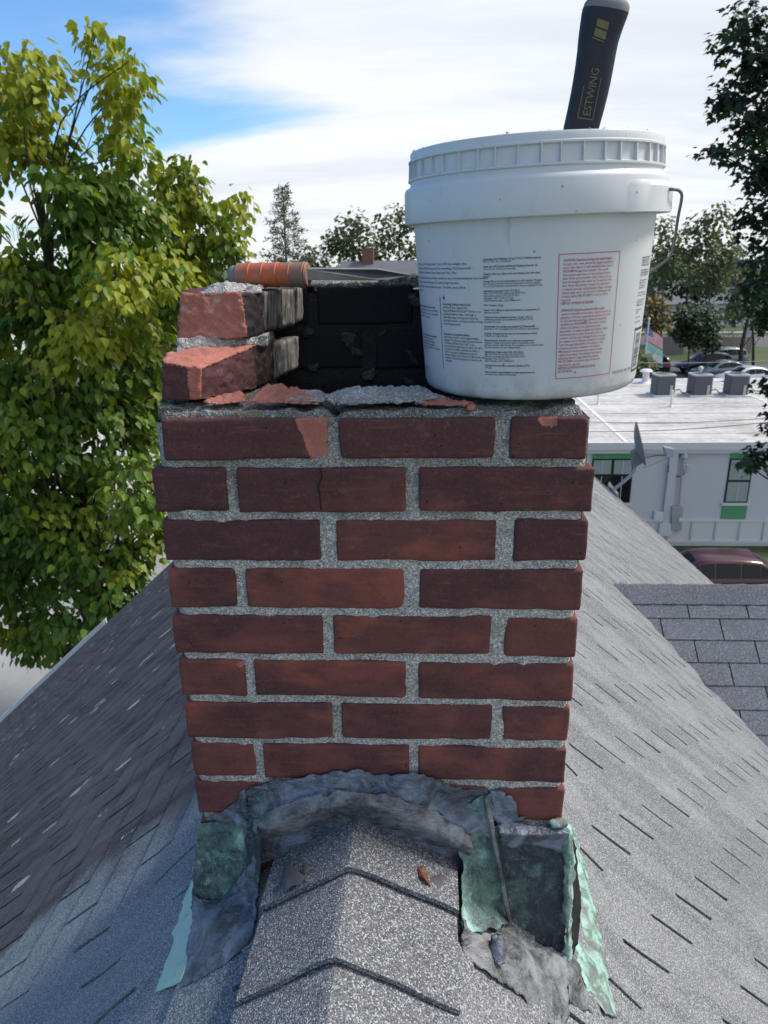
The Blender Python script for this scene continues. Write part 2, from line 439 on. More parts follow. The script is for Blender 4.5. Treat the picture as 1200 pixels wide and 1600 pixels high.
# ------------------------------------------------------------------ the roof of the house
R0 = np.array([-0.033, 0.0, 0.0])
RE = np.array([0.137, 9.0, -0.027])
EY = (RE - R0) / np.linalg.norm(RE - R0)
NL = np.array([-0.670, 0.015, 0.742]); NL /= np.linalg.norm(NL)
NR = np.array([0.663, -0.010, 0.748]); NR /= np.linalg.norm(NR)
SLOPE = {}
for sg, nn in ((-1, NL), (1, NR)):
    nn = nn - EY * (nn @ EY); nn /= np.linalg.norm(nn)
    es = np.cross(nn, EY) * 1.0
    if es[0] * sg < 0: es = -es
    SLOPE[sg] = (es, nn)
def raise_(s):
    t = np.clip(np.asarray(s, float) / 0.65, 0, 1)
    return 0.046 * np.sin(math.pi * t ** 1.2)
def roofP(sg, s, y, h=0.0):
    es, nn = SLOPE[sg]
    s = np.asarray(s, float); y = np.asarray(y, float); h = np.asarray(h, float)
    P = R0 + EY * y[..., None] + es * s[..., None] + nn * h[..., None]
    P[..., 2] += raise_(s)
    return P
def roofz(x, y):
    x = np.asarray(x, float); y = np.asarray(y, float)
    xr = R0[0] + EY[0] / EY[1] * y; sg = np.where(x < xr, -1, 1)
    z = np.zeros_like(x)
    for g in (-1, 1):
        es, nn = SLOPE[g]
        zz_ = R0[2] - (nn[0] * (x - R0[0]) + nn[1] * (y - R0[1])) / nn[2]
        zz_ = zz_ + raise_(np.abs(x - xr) / abs(es[0]))
        z = np.where(sg == g, zz_, z)
    return z
def atroof(px, py, h=0.0):
    v = ray(px, py); a, b = 0.3, 40.0
    ts = np.linspace(0.3, 6, 600); P = CAM + ts[:, None] * v
    d = P[:, 2] - roofz(P[:, 0], P[:, 1]) - h
    i = int(np.argmax(d < 0)) if (d < 0).any() else 599
    a, b = ts[max(i - 1, 0)], ts[i]
    for _ in range(30):
        c = (a + b) / 2; P = CAM + c * v
        if P[2] - roofz(P[0], P[1]) - h < 0: b = c
        else: a = c
    return CAM + b * v

house = tag(empty('house', (0, 4, GZ)), 'steep grey asphalt shingle roof under the chimney, with a side gable on its right', 'house')
HOFF = Vector((0, -4, -GZ))
def hpart(o): o.parent = house; o.location = HOFF; return o
roof = hpart(bpy.data.objects.new('roof', None)); COL.objects.link(roof); roof.empty_display_size = 0.1
S_MAX, Y0, Y1 = 9.5, -2.6, 9.0
# dormer (side gable) planes
DP0 = np.array([1.247, 3.205, -1.09]); DPIT = 0.8515
def dormz(x, y): return DP0[2] - np.abs(y - DP0[1]) * DPIT
EXPO, TAB = 0.1372, 0.302

def deck(sg):
    ss = np.concatenate([np.linspace(0, 0.7, 15), np.linspace(1.0, S_MAX, 12)]); ys = np.linspace(Y0, Y1, 24)
    V = np.array([roofP(sg, s, y, -0.002) for s in ss for y in ys]).reshape(-1, 3)
    ny = len(ys); F = [(i * ny + j, i * ny + j + 1, (i + 1) * ny + j + 1, (i + 1) * ny + j) for i in range(len(ss) - 1) for j in range(ny - 1)]
    keep = []
    for f in F:
        c = V[list(f)].mean(0)
        if sg == 1 and c[0] > 1.6 and c[2] < dormz(c[0], c[1]) - 0.3: continue
        keep.append(f)
    n = len(V); V2 = np.vstack([V, V - np.array([0, 0, 0.12])])
    F2 = [f if sg > 0 else f[::-1] for f in keep] + [tuple(i + n for i in f) for f in keep]
    # closed rim at the gable end
    for i in range(len(ss) - 1):
        a, b = i * ny + ny - 1, (i + 1) * ny + ny - 1; F2.append((a, b, b + n, a + n))
        a, b = i * ny, (i + 1) * ny; F2.append((a, a + n, b + n, b))
    return mesh('roof_deck', V2, F2, M['bitumen_and_shade'], roof)
deck(-1); deck(1)

tabs = []
def tab_geo(sg, s0, s1, y0, y1, rnd):
    """one shingle tab: thin slab, butt end proud"""
    ns, ny = 3, 4
    t = np.linspace(0, 1, ns)[:, None]; u = np.linspace(0, 1, ny)[None, :]
    S = s0 + (s1 - s0) * t + 0 * u; Y = y0 + (y1 - y0) * u + 0 * t
    h = 0.0010 + t * 0.0052 + rnd * 0.0016 * t + 0.0012 * np.sin(u * 3.1 + rnd * 9) * t
    top = roofP(sg, S, Y, h + 0 * u).reshape(-1, 3)
    bot = roofP(sg, S, Y, -0.0012 + 0 * h).reshape(-1, 3)
    V = np.vstack([top, bot]); n = ns * ny
    F = [(i * ny + j, i * ny + j + 1, (i + 1) * ny + j + 1, (i + 1) * ny + j) for i in range(ns - 1) for j in range(ny - 1)]
    e = [(0, ny - 1, 1), ((ns - 1) * ny, ns * ny - 1, 1)]
    F += [((ns - 1) * ny + j, (ns - 1) * ny + j + 1, n + (ns - 1) * ny + j + 1, n + (ns - 1) * ny + j) for j in range(ny - 1)]
    F += [(i * ny, (i + 1) * ny, n + (i + 1) * ny, n + i * ny) for i in range(ns - 1)]
    F += [(i * ny + ny - 1, n + i * ny + ny - 1, n + (i + 1) * ny + ny - 1, (i + 1) * ny + ny - 1) for i in range(ns - 1)]
    return V, F
def in_view(P, m=30):
    d = P - CAM; z = d @ FW
    if z < 0.05: return False
    x = 600 + F_PX * (d @ RT) / z; y = 800 - F_PX * (d @ UP) / z
    return -m < x < 1200 + m and -m < y < 1600 + m
YS = {-1: 0.079, 1: 0.183}; SS = {-1: 0.610, 1: 0.640}
for sg in (-1, 1):
    k0 = -int(SS[sg] / EXPO) - 1
    for k in range(k0, 66):
        s0 = SS[sg] + k * EXPO; s1 = s0 + EXPO
        if s1 > S_MAX or s1 < 0.02: continue
        s0 = max(s0, 0.0)
        yo = YS[sg] + k * 0.147
        j0 = int(math.floor((Y0 - yo) / TAB)); j1 = int(math.ceil((Y1 - yo) / TAB))
        for j in range(j0, j1):
            ya = yo + j * TAB; yb = ya + TAB
            g = 0.0042 + 0.0022 * random.random()
            ya += g; yb -= 0.0042
            ya = max(ya, Y0); yb = min(yb, Y1)
            if yb - ya < 0.02: continue
            P = roofP(sg, (s0 + s1) / 2, (ya + yb) / 2)
            if -0.27 < P[0] < 0.27 and ya > 0.0 and yb < 0.40: continue
            if sg == 1 and P[0] > 1.3 and P[2] < dormz(P[0], P[1]) - 0.02 and abs(P[1] - DP0[1]) * DPIT < 6: continue
            vis = in_view(P); near = px_per_m(P)
            tabs.append((-(near if vis else 0), len(tabs), sg, s0, s1, ya, yb, random.random(), P))
# dormer tabs
def dormP(x, t, front, h=0.0):        # t: distance down the slope from the dormer ridge
    c = 1 / math.sqrt(1 + DPIT ** 2); s = DPIT * c; q = -1 if front else 1
    return np.array([x, DP0[1] + q * (t * c) + q * h * s, DP0[2] - t * s + h * c])
dtabs = []
DT0 = 0.035
for front in (True, False):
    for k in range(0, 38):
        t0 = 0.0 if k == 0 else DT0 + 0.041 + (k - 1) * 0.135 + 0.135; t1 = DT0 + 0.041 + k * 0.135 + 0.135
        xo = 1.659 + 0.172 * (k + 1) - 6.02
        for j in range(0, 45):
            xa = xo + j * 0.344 + 0.004; xb = xo + (j + 1) * 0.344 - 0.004
            if xb < 1.2 or xa > 9: continue
            tm = (t0 + t1) / 2; Pm = dormP((xa + xb) / 2, tm, front)
            za = roofz(np.array([xa]), np.array([Pm[1]]))[0]; zb = roofz(np.array([xb]), np.array([Pm[1]]))[0]
            if Pm[2] < zb - 0.06: continue
            dtabs.append((-(px_per_m(Pm) if (in_view(Pm) and front) else 0), len(dtabs), front, t0, t1, xa, xb, random.random(), Pm))
def dtab_geo(front, t0, t1, xa, xb, rnd):
    V = []
    for t, h in ((t0, 0.001), (t1, 0.0065 + 0.0015 * rnd)):
        for x in (xa, (xa + xb) / 2, xb):
            V.append(dormP(x, t, front, h))
    for t in (t0, t1):
        for x in (xa, (xa + xb) / 2, xb): V.append(dormP(x, t, front, -0.001))
    F = [(0, 1, 4, 3), (1, 2, 5, 4), (3, 4, 10, 9), (4, 5, 11, 10), (0, 3, 9, 6), (2, 8, 11, 5)]
    return np.array(V), F
allt = [('m',) + t for t in tabs] + [('d',) + t for t in dtabs]
allt.sort(key=lambda q: (q[1], q[2]))
bulk = {k: MB() for k in ('l', 'r', 'd')}; btone = {k: [] for k in bulk}
for i, q in enumerate(allt):
    if q[0] == 'm':
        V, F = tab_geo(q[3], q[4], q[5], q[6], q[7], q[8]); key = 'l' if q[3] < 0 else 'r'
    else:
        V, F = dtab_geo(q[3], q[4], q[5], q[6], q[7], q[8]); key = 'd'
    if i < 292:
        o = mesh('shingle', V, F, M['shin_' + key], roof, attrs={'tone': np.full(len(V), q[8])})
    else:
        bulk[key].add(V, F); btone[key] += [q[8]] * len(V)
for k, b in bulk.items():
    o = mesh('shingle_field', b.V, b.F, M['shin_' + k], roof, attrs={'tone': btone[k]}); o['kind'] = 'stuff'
# dormer deck and its end
dv = []
for front in (True, False):
    b = MB()
    L = 6.0
    b.add([dormP(1.0, 0, front, -0.003), dormP(9.0, 0, front, -0.003), dormP(9.0, L, front, -0.003), dormP(1.0 + 4.3, L, front, -0.003)], [(0, 1, 2, 3)])
    b.build('dormer_deck', M['bitumen_and_shade'], roof)
# ridge caps
def cap_piece(y0, y1, hw, apex, drop, n=14, m=M['shin_c'], parent=roof, thick=0.008, lift=0.014, seed=0):
    V = []; us = np.linspace(-1, 1, 2 * n + 1)
    ys = np.linspace(y0, y1, 5)       # y0 = near end (butt), y1 = far end (tucked)
    for lay in (0, 1):
        for j, y in enumerate(ys):
            t = 1 - j / 4.0
            for u_ in us:
                x = R0[0] + EY[0] * y + u_ * hw * (0.85 if u_ < 0 else 1.02) * (1 + 0.012 * math.sin(seed + 3 * u_))
                a = abs(u_) ; z = apex - drop * (math.sqrt(a * a + 0.0015) - 0.0387)
                z += lift * t + 0.0008 * math.sin(5 * u_ + seed) * t - 0.003 * (1 - t)
                yy = y + (0.003 * math.sin(2.3 * u_ + seed) + 0.0012 * math.sin(9 * u_ + seed * 2)) * t
                V.append((x, yy, z - (thick if lay else 0)))
    V = np.array(V); w_ = len(us); nn = 5 * w_
    F = [(j * w_ + i, j * w_ + i + 1, (j + 1) * w_ + i + 1, (j + 1) * w_ + i) for j in range(4) for i in range(w_ - 1)]
    F += [tuple(k + nn for k in f)[::-1] for f in F[:]]
    F += [(i, nn + i, nn + i + 1, i + 1) for i in range(w_ - 1)]
    F += [(j * w_, (j + 1) * w_, nn + (j + 1) * w_, nn + j * w_) for j in range(4)]
    F += [(j * w_ + w_ - 1, nn + j * w_ + w_ - 1, nn + (j + 1) * w_ + w_ - 1, (j + 1) * w_ + w_ - 1) for j in range(4)]
    return mesh('ridge_cap', V, F, m, parent, smooth=False)
yb = -0.112
for i in range(12):
    cap_piece(yb, yb + 0.20, 0.150 + 0.002 * random.random(), 0.012, 0.078, seed=i * 1.7)
    yb -= 0.141
yb = 0.42
while yb < 8.9:
    cap_piece(yb, min(yb + 0.20, 9.0), 0.152, 0.018, 0.082, seed=yb * 3, n=4); yb += 0.141
# cap along the dormer ridge
xx = 1.15
while xx < 9:
    V = []
    for lay in (0, 1):
        for x, hh in ((xx, 0.004), (xx + 0.16, 0.011)):
            for t, fr in ((0.125, True), (0.03, True), (0, True), (0.03, False), (0.125, False)):
                p_ = dormP(x, t, fr, hh + (0.012 if t < 0.05 else 0.004) - lay * 0.006); V.append(p_)
    F = [(i, i + 1, i + 6, i + 5) for i in range(4)] + [(i + 10, i + 15, i + 16, i + 11) for i in range(4)]
    F += [(i + 5, i + 6, i + 16, i + 15) for i in range(4)] + [(0, 5, 15, 10), (4, 14, 19, 9)]
    mesh('dormer_ridge_cap', np.array(V), F, M['shin_d'], roof, attrs={'tone': np.full(20, random.random())})
    xx += 0.145
# white rake board, left gable edge
mb = MB()
pa, pb = roofP(-1, 6.75, 9.0), roofP(-1, 9.55, 9.0)
for (P0_, P1_) in ((pa, pb),):
    mb.prism([P0_ + [0, 0.012, 0.075], P1_ + [0, 0.012, 0.075], P1_ + [0, 0.012, -0.17], P0_ + [0, 0.012, -0.17]], (0, 0.03, 0))
    mb.prism([P0_ + [0, -0.060, 0.076], P1_ + [0, -0.060, 0.076], P1_ + [0, 0.060, 0.076], P0_ + [0, 0.060, 0.076]], (0, 0, 0.012))
    mb.prism([P0_ + [0, -0.060, 0.0755], P1_ + [0, -0.060, 0.0755], P1_ + [0, -0.060, 0.01], P0_ + [0, -0.060, 0.01]], (0, 0.012, 0))
mb.build('rake_board', M['white_trim'], roof)
# house walls
mb = MB()
ex = roofP(-1, 9.0, 8.6); ex2 = roofP(1, 9.0, 8.6)
gx0, gx1 = ex[0] + 0.2, ex2[0] - 0.2
for y in (Y0 + 0.3, 8.6):
    V = [(gx0, y, GZ), (gx1, y, GZ), (gx1, y, ex2[2] - 0.15), (R0[0] + 0.1, y, -0.35), (gx0, y, ex[2] - 0.15)]
    mb.prism(V, (0, 0.15, 0))
mb.box(gx0, gx0 + 0.15, Y0 + 0.45, 8.6, GZ, ex[2] - 0.2); mb.box(gx1 - 0.15, gx1, Y0 + 0.45, 8.6, GZ, ex2[2] - 0.2)
hpart(mb.build('wall', M['siding']))

# ------------------------------------------------------------------ the chimney
chim = tag(empty('chimney', (0, 0.2, -0.35)), 'partly dismantled red brick chimney with pale mortar joints standing on the roof ridge', 'chimney')
COFF = Vector((0, -0.2, 0.35))
def cpart(o, label=None):
    o.parent = chim; o.location = COFF
    if label: o['label'] = label
    return o
CP = 0.07117

_bg = {}
def boxgrid(nx, ny, nz):
    key = (nx, ny, nz)
    if key in _bg: return _bg[key]
    idx = {}; V = []; F = []
    def vid(i, j, k):
        if (i, j, k) not in idx: idx[(i, j, k)] = len(V); V.append((i, j, k))
        return idx[(i, j, k)]
    for i in range(nx):
        for j in range(ny):
            F.append((vid(i, j, 0), vid(i, j + 1, 0), vid(i + 1, j + 1, 0), vid(i + 1, j, 0)))
            F.append((vid(i, j, nz), vid(i + 1, j, nz), vid(i + 1, j + 1, nz), vid(i, j + 1, nz)))
    for i in range(nx):
        for k in range(nz):
            F.append((vid(i, 0, k), vid(i + 1, 0, k), vid(i + 1, 0, k + 1), vid(i, 0, k + 1)))
            F.append((vid(i, ny, k), vid(i, ny, k + 1), vid(i + 1, ny, k + 1), vid(i + 1, ny, k)))
    for j in range(ny):
        for k in range(nz):
            F.append((vid(0, j, k), vid(0, j, k + 1), vid(0, j + 1, k + 1), vid(0, j + 1, k)))
            F.append((vid(nx, j, k), vid(nx, j + 1, k), vid(nx, j + 1, k + 1), vid(nx, j, k + 1)))
    _bg[key] = (np.array(V, float), np.array(F)); return _bg[key]
def spaced(u, n, L, e=0.0035):
    # u integer 0..n -> metres with tight lines near the ends
    inner = np.linspace(0, 1, n - 3) * (L - 2 * 2.2 * e) + 2.2 * e
    tbl = np.concatenate([[0, e], inner, [L - e, L]])
    return tbl[u.astype(int)]
def sootmask(P):
    x, y, z = P[:, 0], P[:, 1], P[:, 2]
    inside = (x > -0.172) & (x < 0.172) & (y > 0.1005 - 0.02 * (z < 0.6)) & (y < 0.305)
    s = inside.astype(float)
    return np.clip(s + ((y > 0.29) & (y < 0.31)) * 1.0 * (z > 0.5), 0, 1)
def brick(x0, x1, y0, y1, z0, z1, res=0.009, seed=0, chip=0.5, fresh=None, jit=True, label=None, tilt=0.0):
    L = (x1 - x0, y1 - y0, z1 - z0)
    n = [max(5, int(l / res) + 3) for l in L]
    G, F = boxgrid(*n)
    P = np.stack([spaced(G[:, a], n[a], L[a]) for a in range(3)], 1)
    # rounded, irregular arrises
    q = P + [x0, y0, z0]
    r = 0.0032 + 0.0030 * np.clip(fbm(q, 28, 2, seed), -1, 1) + 0.010 * chip * np.clip(fbm(q, 21, 2, seed + 5) - 0.45, 0, 1)
    r = r + 0.016 * chip * np.clip(fbm(q, 12, 2, seed + 15) - 0.62, 0, 1)
    r = np.clip(r, 0.0015, 0.016)[:, None]
    inner = np.clip(P, r, np.array(L) - r)
    d = P - inner; dl = np.linalg.norm(d, axis=1, keepdims=True)
    P2 = np.where(dl > 1e-6, inner + d / np.maximum(dl, 1e-6) * r, P)
    q = P2 + [x0, y0, z0]
    nrm = (P2 - np.clip(P2, 0.006, np.array(L) - 0.006)); nl = np.linalg.norm(nrm, axis=1, keepdims=True); nrm = nrm / np.maximum(nl, 1e-6)
    q = q + nrm * (0.0011 * fbm(q, 26, 3, seed + 9))[:, None]
    # slightly bowed and out of true
    cxy = (q - [(x0 + x1) / 2, 0, (z0 + z1) / 2])
    q[:, 2] += tilt * cxy[:, 0]
    fr = np.zeros(len(q))
    if fresh is not None: q, fr = fresh(q)
    o = mesh('brick', q, F, M['brick'], smooth=True, attrs={'fresh': fr, 'soot': sootmask(q)})
    return cpart(o, label)

ROWS = {1: [(-.266, -.052), (-.038, .158), (.177, .272)], 2: [(-.285, -.188), (-.174, .046), (.063, .285)], 3: [(-.281, -.068), (-.047, .165), (.188, .284)],
        4: [(-.282, -.188), (-.175, .043), (.063, .282)], 5: [(-.284, -.071), (-.057, .162), (.182, .280)], 6: [(-.283, -.187), (-.173, .044), (.062, .280)],
        7: [(-.282, -.064), (-.050, .168), (.183, .279)], 8: [(-.279, -.183), (-.170, .048), (.062, .279)], 9: [(-.280, -.070), (-.052, .165), (.182, .280)],
        10: [(-.280, -.187), (-.172, .046), (.062, .280)], 11: [(-.280, -.070), (-.052, .165), (.182, .280)], 12: [(-.280, -.187), (-.172, .046), (.062, .280)],
        13: [(-.280, -.070), (-.052, .165), (.182, .280)], 14: [(-.280, -.187), (-.172, .046), (.062, .280)]}
def rowz(k): return (9 - k) * CP + 0.0115, (10 - k) * CP
def chip_r1(q):      # the right end of the first top-course brick has spalled off
    lim = -0.092 + (0.634 - q[:, 2]) * 0.30 + 0.003 * fbm(q, 90, 2, 3)
    mk = (q[:, 0] > lim) & (q[:, 1] < 0.05)
    dep = np.clip((q[:, 0] - lim) / 0.006, 0, 1)
    q[:, 1] = np.where(mk, np.maximum(q[:, 1], -0.001 + dep * (0.0022 + 0.0012 * fbm(q, 60, 3, 8))), q[:, 1])
    return q, np.where(q[:, 1] < 0.05, np.clip((q[:, 0] - lim) / 0.004 + 0.5, 0, 1), 0)
def chip_small(cx_, cz_, rr):
    def f(q):
        d = np.hypot(q[:, 0] - cx_, (q[:, 2] - cz_) * 1.2) + 0.003 * fbm(q, 120, 2, 5)
        mk = (d < rr) & (q[:, 1] < 0.02)
        q[:, 1] = np.where(mk, q[:, 1] + 0.003 * np.clip((rr - d) / rr * 3, 0, 1), q[:, 1]); return q, mk.astype(float)
    return f
for k in range(1, 15):
    z0, z1 = rowz(k)
    if k == 1: z1 = 0.634
    for i, (a, b) in enumerate(ROWS[k]):
        y0 = {2: -0.005, 1: -0.002}.get(k, 0.0) + random.uniform(-0.0012, 0.0012)
        fr = None; lab = None
        if k == 1 and i == 0: fr = chip_r1; lab = 'top course brick with a spalled salmon pink right end'
        if k == 1 and i == 2: fr = chip_small(0.224, 0.632, 0.011)
        if k == 6 and i == 0: fr = chip_small(-0.193, 0.279, 0.007)
        hid = k > 9
        brick(a, b, y0, 0.098, z0 + random.uniform(-0.0012, 0.0012), z1 + random.uniform(-0.001, 0.001),
              res=0.03 if hid else (0.003 if fr else 0.0055), seed=k * 10 + i, chip=random.choice([0.3, 0.6, 1.2]), fresh=fr, label=lab, tilt=random.uniform(-0.006, 0.006))
# side and back walls
for k in range(-1, 15):
    z0, z1 = rowz(k)
    if k == 1: z1 = 0.634
    if k >= 1:
        brick(-0.279, -0.181, 0.112, 0.298, z0, z1, 0.02, k + 200, 0.5)
        brick(0.181, 0.279, 0.112, 0.298, z0, z1, 0.02, k + 300, 0.5)
    sp_b = [(-.280, -.115), (-.100, .052), (.068, .280)] if k % 2 else [(-.280, -.030), (-.008, .150), (.165, .280)]
    for i, (a, b) in enumerate(sp_b):
        brick(a, b, 0.302 + random.uniform(-0.002, 0.003), 0.398, z0, z1, 0.012 if k < 3 else 0.03, k * 7 + i + 400, 0.9)

# mortar: front sheet with its own relief, and a core between the bricks of the other walls
def noise_sheet(name, P, F, m, amp, sc, seed, axis, soot=None, label=None):
    P = P.copy(); P[:, axis] += amp * fbm(P, sc, 3, seed) + amp * 0.4 * fbm(P, sc * 4, 2, seed + 3)
    o = mesh(name, P, F, m, smooth=True, attrs={'soot': np.zeros(len(P)) if soot is None else soot})
    return cpart(o, label)
xs = np.arange(-0.2775, 0.2776, 0.0032); zs = np.arange(-0.36, 0.632, 0.0032)
X, Z = np.meshgrid(xs, zs, indexing='ij')
Yf = np.full(X.shape, 0.0038)
P = np.stack([X, Yf, Z], -1).reshape(-1, 3)
d_edge = np.minimum(P[:, 0] + 0.2775, 0.2775 - P[:, 0]); P[:, 1] += 0.012 * np.clip(1 - d_edge / 0.012, 0, 1) ** 2
P[:, 1] += 0.004 * np.clip(fbm(P, 16, 2, 77) - 0.25, 0, 1) - 0.0030 * np.clip(fbm(P, 40, 3, 78) - 0.15, 0, 1)
inb = np.zeros(len(P), bool)
for k_, rw in ROWS.items():
    za_, zb2 = rowz(k_)
    for (a_, b_) in rw: inb |= (P[:, 0] > a_ + .005) & (P[:, 0] < b_ - .005) & (P[:, 2] > za_ + .005) & (P[:, 2] < zb2 - .005)
P[:, 1] = np.where(inb, 0.010, P[:, 1])
nz_ = len(zs); F = [(i * nz_ + j, (i + 1) * nz_ + j, (i + 1) * nz_ + j + 1, i * nz_ + j + 1) for i in range(len(xs) - 1) for j in range(nz_ - 1)]
o = noise_sheet('mortar', P, F, M['mortar'], 0.0011, 90, 11, 1, label='sandy grey mortar between the front bricks'); o['kind'] = 'stuff'
mb = MB()
mb.box(-0.277, 0.277, 0.014, 0.094, -0.36, 0.630)
mb.box(-0.274, 0.274, 0.306, 0.393, -0.36, 0.772)
mb.box(-0.274, -0.186, 0.094, 0.306, -0.36, 0.632)
mb.box(0.186, 0.274, 0.094, 0.306, -0.36, 0.632)
o = mb.build('mortar_core', M['mortar'])
V = np.array([v.co for v in o.data.vertices]); o.data.attributes.new('soot', 'FLOAT', 'POINT').data.foreach_set('value', np.full(len(V), 0.94)); cpart(o)


def hull(name, pts, m, cuts=3, amp=0.002, sc=60, seed=0, fresh=None, soot=0.0, smooth=True, parent=None):
    bm = bmesh.new()
    for p_ in pts: bm.verts.new(Vector(p_))
    r_ = bmesh.ops.convex_hull(bm, input=bm.verts)
    junk = [g for g in r_['geom_interior'] if isinstance(g, bmesh.types.BMVert)]
    if junk: bmesh.ops.delete(bm, geom=junk, context='VERTS')
    loose = [v for v in bm.verts if not v.link_faces]
    if loose: bmesh.ops.delete(bm, geom=loose, context='VERTS')
    for _ in range(cuts): bmesh.ops.subdivide_edges(bm, edges=[e for e in bm.edges if e.calc_length() > 0.006], cuts=1, use_grid_fill=True)
    bmesh.ops.triangulate(bm, faces=bm.faces)
    bmesh.ops.recalc_face_normals(bm, faces=bm.faces)
    V = np.array([v.co[:] for v in bm.verts]); Nn = np.array([v.normal[:] for v in bm.verts])
    F = [tuple(v.index for v in f.verts) for f in bm.faces]
    bm.free()
    frv = fresh(V, Nn) if fresh is not None else np.zeros(len(V))
    V2 = V + Nn * (amp * fbm(V, sc, 3, seed) + amp * 0.5 * fbm(V, sc * 2.7, 2, seed + 4))[:, None]
    sv = np.full(len(V), soot) if not callable(soot) else soot(V, Nn)
    o = mesh(name, V2, F, m, smooth=smooth, attrs={'fresh': frv, 'soot': sv})
    if parent is None: cpart(o)
    return o

# ---- left wall stub: two broken courses above the top of the front wall
inner_soot = lambda V, Nn: np.clip((Nn[:, 0] > 0.6) * 0.75 * (V[:, 1] > 0.12), 0, 1)
b0 = [at(254, 626, .018), at(313, 624, .022), at(368, 613, .075), at(408, 602, .13), at(254, 566, .018), at(300, 560, .040),
      at(262, 552, .06), at(313, 576, .024), at(415, 533, .15), at(366, 588, .08), at(330, 538, .12), (-.279, .30, .705), (-.150, .30, .705), (-.279, .30, .646), (-.150, .30, .646), (-.279, .10, .705)]
o = hull('brick', b0, M['brick'], 5, 0.0022, 110, 21,
         fresh=lambda V, Nn: ((((Nn[:, 2] > 0.4) & (V[:, 1] < 0.165)) | ((V[:, 0] > -0.232) & (V[:, 1] < 0.118))) & (Nn[:, 0] < 0.75)).astype(float), soot=inner_soot)
o['label'] = 'snapped corner brick showing pink broken faces'
b1 = [at(277, 531, .108), at(386, 528, .110), at(283, 459, .114), at(376, 458, .118), at(411, 520, .160), at(411, 459, .160), (-.279, .21, .722), (-.279, .21, .783), (-.165, .21, .722), (-.165, .21, .783)]
o = hull('brick', b1, M['brick'], 5, 0.0024, 110, 31, fresh=lambda V, Nn: ((Nn[:, 1] < -0.35) & (Nn[:, 0] < 0.62)).astype(float), soot=lambda V, Nn: np.clip((Nn[:, 0] > 0.62) * 0.9, 0, 1))
o['label'] = 'upper snapped brick with a pink broken end'
hull('brick', [(-.279, .222, .722), (-.279, .30, .722), (-.279, .222, .783), (-.279, .30, .783), (-.148, .222, .722), (-.140, .30, .722), (-.148, .222, .783), (-.140, .30, .783)], M['brick'], 4, 0.001, 60, 33, soot=lambda V, Nn: np.clip((Nn[:, 0] > 0.5) * 0.55, 0, 1))
# jutting stubs of the inner withe, streaked grey
M['streaked'] = None
m_, N_ = newmat('soot_streaked_brick'); p_ = pos(N_)
n_ = N_.noise(N_.scl(p_, 6, 10, 1), 22.0, 5.0, 0.7)
c_ = N_.mix(N_.ramp(n_, 0.35, 0.7), (0.045, 0.036, 0.034), (0.26, 0.24, 0.22))
c_ = N_.mix(N_.math('MULTIPLY', N_.ramp(N_.noise(p_, 60.0, 4.0, 0.7), 0.55, 0.7), 0.5), c_, (0.42, 0.40, 0.37))
M['streaked'] = finish(m_, N_, c_, 0.85, 0, n_, 0.5, 0.003)
for (pa_, pb_, pc_, pd_, ya_, yb2) in (((413, 455), (431, 455), (431, 513), (413, 517), .165, .205), ((440, 452), (460, 452), (460, 508), (440, 512), .215, .25), ((464, 450), (473, 450), (473, 500), (464, 505), .262, .285)):
    A, B_, C_, D_ = at(*pa_, ya_), at(*pb_, yb2), at(*pc_, yb2), at(*pd_, ya_)
    off = np.array([-0.05, 0.004, 0])
    cpart(hull('inner_brick_stub', [A, B_, C_, D_, A + off, B_ + off, C_ + off, D_ + off], M['streaked'], 3, 0.0012, 90, int(ya_ * 1000)))
for (q, ya_, yb2) in ((((380, 545), (424, 540), (424, 592), (384, 612)), .14, .185), (((428, 536), (466, 526), (466, 575), (430, 592)), .195, .262)):
    A, B_, C_, D_ = at(*q[0], ya_), at(*q[1], yb2), at(*q[2], yb2), at(*q[3], ya_)
    off = np.array([-0.05, 0.006, 0])
    cpart(hull('inner_brick_stub', [A, B_, C_, D_, A + off, B_ + off, C_ + off, D_ + off], M['streaked'], 3, 0.0012, 90, int(ya_ * 1000)))
# mortar between and on those courses
hull('mortar_bed', [at(275, 552, .085), at(416, 540, .135), at(276, 530, .095), at(416, 524, .135), (-.277, .29, .703), (-.170, .29, .703), (-.277, .29, .722), (-.170, .29, .722)], M['lime'], 5, 0.0035, 55, 5)
hull('mortar_bed', [(-.272, .012, .632), (-.15, .03, .632), (-.272, .012, .648), (-.16, .075, .648), (-.272, .29, .648), (-.17, .29, .648), (-.272, .29, .63), (-.17, .29, .63)], M['mossy'], 5, 0.003, 70, 6)
hull('mortar_lump', [at(312, 460, .12), at(372, 460, .12), at(330, 447, .14), at(352, 438, .15), at(368, 446, .15), (-.24, .22, .788), (-.18, .22, .784), (-.22, .16, .783)], M['lime'], 4, 0.004, 70, 8)
hull('mortar_lump', [at(376, 462, .13), at(408, 456, .15), at(395, 446, .16), (-.19, .20, .790), (-.165, .23, .789), (-.19, .2, .78)], M['lime'], 4, 0.003, 80, 9)
